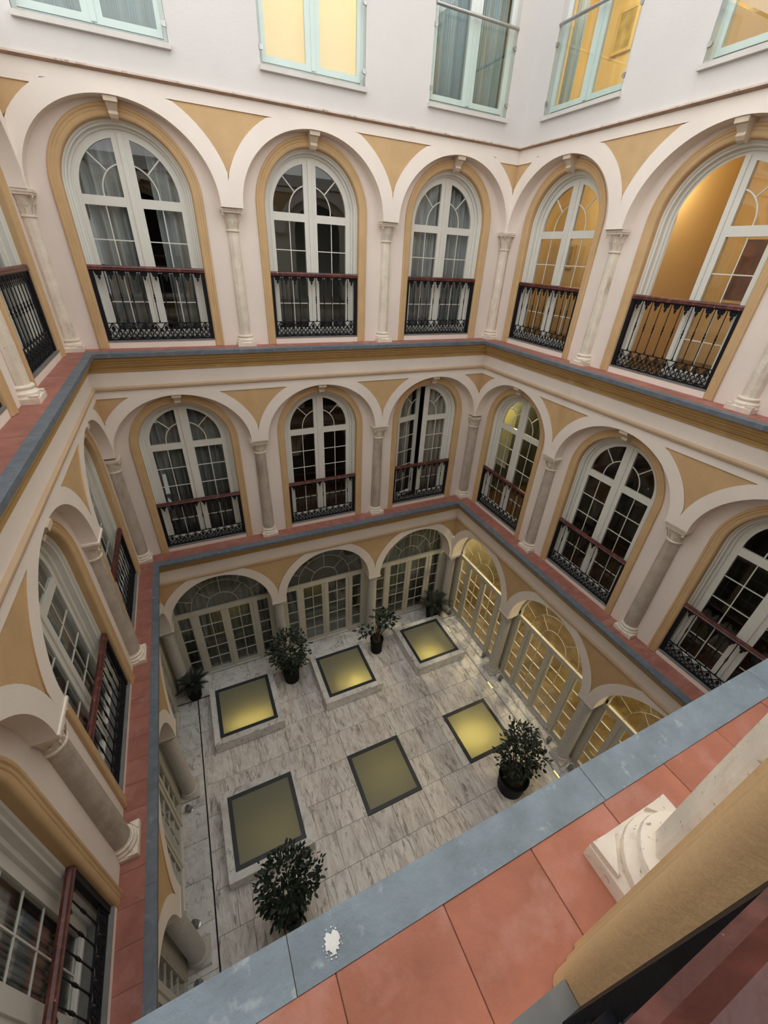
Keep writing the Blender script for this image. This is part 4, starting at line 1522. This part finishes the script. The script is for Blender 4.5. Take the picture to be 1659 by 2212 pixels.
# screed with holes under the rooflights
xs = sorted({-1.0, 9.0} | {round(v, 3) for q in SK for v in (q[0] + 0.07, q[1] - 0.07)})
ys = sorted({-9.0, 1.0} | {round(v, 3) for q in SK for v in (q[2] + 0.07, q[3] - 0.07)})
mb = MB()
for x0, x1 in zip(xs, xs[1:]):
    for y0, y1 in zip(ys, ys[1:]):
        cx, cy = (x0 + x1) / 2, (y0 + y1) / 2
        if any(q[0] + 0.06 < cx < q[1] - 0.06 and q[2] + 0.06 < cy < q[3] - 0.06 for q in SK):
            continue
        mb.quad((x0, y0, Z0 - 0.012), (x1, y0, Z0 - 0.012), (x1, y1, Z0 - 0.012), (x0, y1, Z0 - 0.012))
link('screed', mb.mesh('screed', M['groove']), fl)
HOLES = []
for q in SK:
    if q[4]:
        HOLES.append((q[0] - 0.06, q[1] + 0.06, q[2] - 0.06, q[3] + 0.06))
    else:
        HOLES.append((q[0] - 0.004, q[1] + 0.004, q[2] - 0.004, q[3] + 0.004))


def slab(x0, x1, y0, y1, top=0.0, mat='marble', rot=False):
    if x1 - x0 < 0.03 or y1 - y0 < 0.03:
        return
    mb = MB()
    cx, cy = (x0 + x1) / 2, (y0 + y1) / 2
    hx, hy = (x1 - x0) / 2 - 0.0025, (y1 - y0) / 2 - 0.0025
    mb.bbox((-hx, -hy, -0.03), (hx, hy, 0), 0.002)
    link('slab', mb.mesh('slab', M[mat]), fl, (cx, cy, Z0 + top))


def cut(x0, x1, y0, y1):
    """rectangle minus the holes"""
    rects = [(x0, x1, y0, y1)]
    for h in HOLES:
        out = []
        for r in rects:
            a, b_, c, d = r
            if b_ <= h[0] or a >= h[1] or d <= h[2] or c >= h[3]:
                out.append(r)
                continue
            if a < h[0]:
                out.append((a, h[0], c, d))
            if b_ > h[1]:
                out.append((h[1], b_, c, d))
            a2, b2 = max(a, h[0]), min(b_, h[1])
            if c < h[2]:
                out.append((a2, b2, c, h[2]))
            if d > h[3]:
                out.append((a2, b2, h[3], d))
        rects = out
    return rects


XL, XR, YB, YF = 0.400, 7.285, -0.70, -7.32
rows = [YB, -0.97, -1.575, -2.165, -2.78, -3.39, -3.98, -4.57, -5.18, -5.79, -6.40, -7.0, YF]
rs = random.Random(4)
FIX = {3: [2.69, 3.2, 4.0, 5.4, 6.14], 4: [2.69, 3.243, 4.93, 5.05], 5: [2.66, 4.456, 4.96, 5.49], 6: [2.63, 3.243, 4.93, 5.5], 7: [2.56, 3.13, 3.75, 4.33, 4.94, 5.53, 6.2], 8: [2.6, 3.2, 3.78, 4.3, 4.9, 5.6]}
for k in range(len(rows) - 1):
    y1, y0 = rows[k], rows[k + 1]
    cutx = list(FIX.get(k, []))
    x = XL + rs.uniform(0.35, 0.6)
    while x < XR - 0.2:
        if all(abs(x - c) > 0.3 for c in cutx):
            cutx.append(x)
        x += rs.choice((0.3, 0.56, 0.6, 0.62))
    cutx = sorted(cutx)
    e = [XL] + [c for c in cutx if XL + 0.1 < c < XR - 0.1] + [XR]
    for a, b_ in zip(e, e[1:]):
        for r in cut(a, b_, y0, y1):
            slab(*r)
# border strips beside the four walls, with the dark drain slot between
for k in range(13):
    y1 = -0.72 - 0.6 * k
    slab(-0.16, 0.382, max(y1 - 0.6, -8.0), y1, 0.012, 'marble_edge')
    slab(7.292, 7.86, max(y1 - 0.6, -8.0), y1, 0.012, 'marble_edge')
for k in range(9):
    x0 = -0.16 + 0.9 * k
    slab(x0, min(x0 + 0.9, 7.86), -0.675 if x0 < 0.5 else -0.698, 0.03, 0.012, 'marble_edge')
    slab(x0, min(x0 + 0.9, 7.86), -8.1, YF - 0.03, 0.012, 'marble_edge')
mb = MB()
mb.box((0.380, -7.35, Z0 - 0.008), (0.402, -0.68, Z0 - 0.004))
mb.box((0.376, -0.71, Z0 - 0.008), (0.70, -0.68, Z0 - 0.004))
link('drain_slot', mb.mesh('drain_slot', M['slot']), fl)

# ------------------------------------------------------------------ rooflights in the floor
SHAFT = simple('dull_shaft_paint', (0.22, 0.21, 0.17), 0.9, 0.02, 1.0)
for (x0, x1, y0, y1, up, lab, (lx, ly, pw, dp, lw, tilt)) in SK:
    cx, cy = (x0 + x1) / 2, (y0 + y1) / 2
    t = empty('rooflight', (cx, cy, Z0), label=lab, cat='skylight', group='square rooflights set in the courtyard floor')
    hx, hy = (x1 - x0) / 2, (y1 - y0) / 2
    h = 0.30 if up else 0.004
    fw = 0.075
    mb = MB()
    o = [(-hx, -hy), (hx, -hy), (hx, hy), (-hx, hy)]
    n_ = [(-hx + fw, -hy + fw), (hx - fw, -hy + fw), (hx - fw, hy - fw), (-hx + fw, hy - fw)]
    for k in range(4):
        k2 = (k + 1) % 4
        mb.prism([(*o[k], h - 0.03), (*o[k2], h - 0.03), (*n_[k2], h - 0.03), (*n_[k], h - 0.03)], (0, 0, 0), (0, 0, 0.036))
    link('frame', mb.mesh('frame', M['skframe']), t)
    mb = MB()
    mb.box((-hx + fw, -hy + fw, h - 0.022), (hx - fw, hy - fw, h - 0.004))
    link('pane', mb.mesh('pane', M['frost']), t)
    mb = MB()
    zb = -0.75
    i_ = [(-hx + 0.068, -hy + 0.068), (hx - 0.068, -hy + 0.068), (hx - 0.068, hy - 0.068), (-hx + 0.068, hy - 0.068)]
    for k in range(4):
        k2 = (k + 1) % 4
        mb.quad((*i_[k], zb), (*i_[k2], zb), (*i_[k2], h - 0.03), (*i_[k], h - 0.03))
    mb.poly([(*p, zb) for p in i_])
    link('shaft', mb.mesh('shaft', SHAFT), fl, (cx, cy, Z0))
    if up:
        ow = 0.125
        O = [(-hx - ow, -hy - ow), (hx + ow, -hy - ow), (hx + ow, hy + ow), (-hx - ow, hy + ow)]
        Oi = [(-hx - ow + 0.035, -hy - ow + 0.035), (hx + ow - 0.035, -hy - ow + 0.035), (hx + ow - 0.035, hy + ow - 0.035), (-hx - ow + 0.035, hy + ow - 0.035)]
        for k in range(4):
            k2 = (k + 1) % 4
            mb = MB()
            mb.prism([(*O[k], h - 0.03), (*O[k2], h - 0.03), (*o[k2], h - 0.03), (*o[k], h - 0.03)], (0, 0, 0), (0, 0, 0.03))
            link('coping', mb.mesh('coping', M['marble_edge']), t)
            mb = MB()
            mb.prism([(O[k][0] * 0.998, O[k][1] * 0.998, 0.02), (O[k2][0] * 0.998, O[k2][1] * 0.998, 0.02), (*Oi[k2], 0.02), (*Oi[k], 0.02)], (0, 0, 0), (0, 0, h - 0.052))
            link('curb_slab', mb.mesh('curb_slab', M['marble_edge']), t)
        mb = MB()
        mb.box((-hx - ow + 0.03, -hy - ow + 0.03, -0.005), (hx + ow - 0.03, hy + ow - 0.03, 0.021))
        # shadow gap plinth with the shaft left open
        mb2 = MB()
        for k in range(4):
            k2 = (k + 1) % 4
            mb2.prism([(*Oi[k], -0.01), (*Oi[k2], -0.01), (*o[k2], -0.01), (*o[k], -0.01)], (0, 0, 0), (0, 0, 0.035))
        link('plinth', mb2.mesh('plinth', M['groove']), t)
    ld = bpy.data.lights.new('tube_light', 'AREA')
    ld.shape = 'RECTANGLE'
    ld.size, ld.size_y = lw, 0.12
    ld.energy = pw
    ld.color = (1.0, 0.81, 0.32)
    lo = bpy.data.objects.new('tube_light', ld)
    C.objects.link(lo)
    lo.parent = t
    lo.location = (lx, ly, h - dp)
    lo.rotation_euler = (PI - tilt, 0, 0)

# ------------------------------------------------------------------ floor fittings
b = MB()
b.lathe([(0.055, 0.0), (0.055, 0.02), (0.03, 0.026), (0.016, 0.03), (0.016, 0.06)], 12)
SB = b.mesh('spot_base', M['steel'], True)
b = MB()
b.lathe([(0.02, 0.0), (0.05, 0.015), (0.055, 0.06), (0.055, 0.10), (0.045, 0.112), (0.03, 0.105)], 14)
SH = b.mesh('spot_head', simple('grey_spot_housing', (0.20, 0.205, 0.21), 0.5, 0.1, 8), True)
SPOTS = [(7.60, -3.124, 'right of the first ground column on the right wall'), (7.64, -2.355, 'left of the first ground column on the right wall'), (7.64, -0.60, 'in the far right floor corner by the palm'),
         (7.59, -4.888, 'left of the second ground column on the right wall'), (7.59, -5.55, 'right of the second ground column on the right wall'),
         (0.11, -3.12, 'below the first ground column on the left wall'), (0.12, -4.89, 'above the second ground column on the left wall'), (0.13, -5.6, 'below the second ground column on the left wall'),
         (2.27, -0.27, 'left of the ground column between left and middle doors'), (4.80, -0.25, 'left of the ground column between middle and right doors')]
for x, y, where in SPOTS:
    t = empty('floor_spotlight', (x, y, Z0 + 0.012), label='small grey floor spotlight ' + where, cat='spotlight', group='small floor spotlights along the border')
    link('base', SB, t)
    hd = link('head', SH, t, (0, 0, 0.05))
    hd.rotation_euler = (0.5 if y > -1 else 0.0, 0.45 * (1 if x > 4 else -1), 0)
for x, y, where in ((7.30, -3.15, 'beside the first ground column on the right'), (7.30, -1.13, 'beside the far right rooflight'), (7.30, -5.52, 'beside the second ground column on the right')):  # added glow imitating light reflected at the floor joint, no lamp there
    t = empty('glint_patch', (x, y, Z0), label='glowing patch imitating a yellow floor reflection ' + where, cat='light', group='glowing patches imitating floor reflections')
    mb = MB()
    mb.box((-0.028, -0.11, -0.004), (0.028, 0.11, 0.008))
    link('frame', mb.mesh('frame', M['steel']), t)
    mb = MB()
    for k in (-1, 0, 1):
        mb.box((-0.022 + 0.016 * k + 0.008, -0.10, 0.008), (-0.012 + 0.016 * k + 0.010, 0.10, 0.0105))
    link('lens', mb.mesh('lens', M['glint_glow']), t)  # glowing bars of the imitated reflection

# ------------------------------------------------------------------ plants
def leaf_mesh(l, w, mat, bend=0.15):
    mb = MB()
    v = [(0, 0, 0), (l * 0.3, -w / 2, 0.02 * l), (l * 0.3, w / 2, 0.02 * l), (l * 0.3, 0, -0.05 * l), (l * 0.7, -w * 0.4, -bend * l * 0.3), (l * 0.7, w * 0.4, -bend * l * 0.3), (l * 0.7, 0, -bend * l * 0.3 - 0.05 * l), (l, 0, -bend * l)]
    mb.add(v, [(0, 1, 3), (0, 3, 2), (1, 4, 6, 3), (3, 6, 5, 2), (4, 7, 6), (6, 7, 5)])
    return mb.mesh('leaf', mat, True)


LEAVES = [leaf_mesh(0.105, 0.05, M['leaf']), leaf_mesh(0.09, 0.045, M['leaf2']), leaf_mesh(0.115, 0.048, M['leaf'])]


def pot(t, r, h, tb=0.85):
    mb = MB()
    mb.lathe([(r * tb, 0.0), (r * tb * 1.02, 0.03), (r * 0.98, h - 0.05), (r * 1.02, h - 0.045), (r * 1.02, h), (r * 0.93, h), (r * 0.92, h - 0.05)], 28, cap=True)
    link('pot', mb.mesh('pot', M['black'], True), t)
    mb = MB()
    mb.lathe([(r * 0.93, h - 0.06), (r * 0.6, h - 0.045), (0.01, h - 0.04)], 20)
    link('soil', mb.mesh('soil', M['soil'], True), t)


def rnd_dir(rs):
    z = rs.uniform(-1, 1)
    a = rs.uniform(0, 2 * PI)
    q = math.sqrt(1 - z * z)
    return Vector((q * math.cos(a), q * math.sin(a), z))


def shrub(x, y, r, h, lab, crown, nl, seed, scale=1.0, stems=5, shell=0.55):
    """crown: list of (cx, cy, cz, rx, ry, rz) ellipsoids relative to the pot"""
    rs = random.Random(seed)
    t = empty('potted_shrub', (x, y, Z0), label=lab, cat='plant', group='shrubs in black pots on the courtyard floor')
    pot(t, r, h)
    vol = [c[3] * c[4] * c[5] for c in crown]
    tot = sum(vol)
    anchors = []
    mb = MB()
    for k in range(stems * len(crown)):
        c = rs.choices(crown, vol)[0]
        d = rnd_dir(rs)
        p = Vector((c[0] + d.x * c[3] * 0.75, c[1] + d.y * c[4] * 0.75, c[2] + d.z * c[5] * 0.75))
        p0 = Vector((rs.uniform(-0.05, 0.05), rs.uniform(-0.05, 0.05), h - 0.06))
        mid = p0.lerp(p, 0.5) + Vector((rs.uniform(-.06, .06), rs.uniform(-.06, .06), 0.08))
        mb.tube([tuple(p0), tuple(p0.lerp(mid, 0.5) + Vector((0, 0, 0.03))), tuple(mid), tuple(mid.lerp(p, 0.5)), tuple(p)], [0.014, 0.012, 0.009, 0.006, 0.003], 5)
    link('stems', mb.mesh('stems', M['bark'], True), t)
    stuff = MB()
    for k in range(nl):
        c = rs.choices(crown, vol)[0]
        d = rnd_dir(rs)
        q = (shell + (1 - shell) * rs.random()) * (0.86 + 0.28 * rs.random())
        p = Vector((c[0] + d.x * c[3] * q, c[1] + d.y * c[4] * q, c[2] + d.z * c[5] * q))
        dirv = (d + Vector((rs.uniform(-.8, .8), rs.uniform(-.8, .8), rs.uniform(-.7, .5)))).normalized()
        rot = dirv.to_track_quat('X', 'Z').to_matrix().to_4x4() @ Matrix.Rotation(rs.uniform(-0.9, 0.9), 4, 'X')
        sz = scale * rs.uniform(0.7, 1.2)
        me = LEAVES[rs.randrange(3)]
        mw = Matrix.Translation(p) @ rot @ Matrix.Scale(sz, 4)
        if k < 300:
            o = bpy.data.objects.new('leaf', me)
            C.objects.link(o)
            o.parent = t
            o.matrix_local = mw
        else:
            stuff.add([tuple(mw @ v.co) for v in me.vertices], [tuple(p_.vertices) for p_ in me.polygons])
    if nl > 300:
        f = link('foliage', stuff.mesh('foliage', M['leaf'], True), t)
        f['kind'] = 'stuff'
    return t


shrub(2.62, -0.98, 0.215, 0.50, 'rounded bushy shrub in a black pot between the left and middle rooflights', [(0, 0.02, 1.10, 0.50, 0.45, 0.52), (0, 0, 0.75, 0.34, 0.34, 0.25)], 1100, 3, 0.85)
shrub(4.99, -0.99, 0.18, 0.48, 'sparse open shrub in a slim black pot between the middle and right rooflights', [(0.28, 0.05, 1.02, 0.34, 0.28, 0.20), (-0.34, 0.0, 0.92, 0.26, 0.22, 0.12), (0.1, 0.1, 1.18, 0.22, 0.22, 0.20)], 170, 8, 1.3, 4, 0.3)
shrub(6.18, -5.28, 0.30, 0.46, 'dense dark shrub in a wide black pot by the foyer doors, near right', [(0.05, 0.10, 0.98, 0.42, 0.42, 0.46), (0.12, 0.22, 1.42, 0.32, 0.32, 0.30), (0.42, -0.02, 0.85, 0.28, 0.26, 0.22)], 1050, 5, 0.85)
shrub(1.55, -5.42, 0.20, 0.42, 'tall leafy shrub before the nearest rooflight, pot hidden by leaves', [(0.02, 0.12, 1.25, 0.46, 0.44, 0.50), (-0.05, -0.02, 0.85, 0.30, 0.30, 0.38), (0.34, 0.10, 1.15, 0.24, 0.24, 0.24)], 1100, 9, 0.85)


def palm(x, y, r, h, lab, n, L_, droop, seed, up=0.9, wall=None):
    rs = random.Random(seed)
    t = empty('potted_palm', (x, y, Z0), label=lab, cat='plant', group='small palms in black pots')
    pot(t, r, h, 0.8)
    mb = MB()
    mb.lathe([(0.06, h - 0.06), (0.07, h + 0.02), (0.05, h + 0.09), (0.02, h + 0.12)], 10)
    link('stem', mb.mesh('stem', M['bark'], True), t)
    for k in range(n):
        a = 2 * PI * k / n + rs.uniform(-0.2, 0.2)
        el = up * rs.uniform(0.55, 1.25)
        if wall is not None and math.cos(a - wall) > 0.45:      # fronds against the corner grow upright
            el = 1.38
        ln = L_ * rs.uniform(0.85, 1.1)
        mb = MB()
        pts = []
        for j in range(8):
            q = j / 7
            rr = ln * q * math.cos(el * (1 - 0.45 * q))
            zz = ln * (q * math.sin(el) - droop * q * q)
            pts.append(Vector((rr * math.cos(a), rr * math.sin(a), h + 0.06 + zz)))
        mb.tube([tuple(p) for p in pts], [0.008 - 0.0008 * j for j in range(8)], 4)
        side = Vector((-math.sin(a), math.cos(a), 0))
        for j in range(14):
            q = 0.18 + 0.8 * j / 13
            f = q * 7
            i0 = min(int(f), 6)
            p = pts[i0].lerp(pts[i0 + 1], f - i0)
            tang = (pts[i0 + 1] - pts[i0]).normalized()
            ll = 0.17 * ln / 0.5 * math.sin(PI * (0.2 + 0.75 * q)) * 0.75
            for sg in (-1, 1):
                tip = p + side * (sg * ll) + tang * (ll * 0.55) + Vector((0, 0, 0.05 * ll))
                wv = tang * 0.016
                mb.add([tuple(p - wv), tuple(p + wv), tuple(tip), tuple(p + Vector((0, 0, 0.006)))], [(0, 2, 3), (3, 2, 1)])
        link('frond', mb.mesh('frond', M['frond']), t)
    return t


palm(0.35, -0.58, 0.175, 0.36, 'small dark spiky palm in a black pot in the far left floor corner', 17, 0.44, 0.35, 2, 0.8, 2.3)
palm(7.10, -0.50, 0.25, 0.42, 'arching palm in a black pot in the far right floor corner', 14, 0.60, 0.5, 6, 0.95, 0.8)
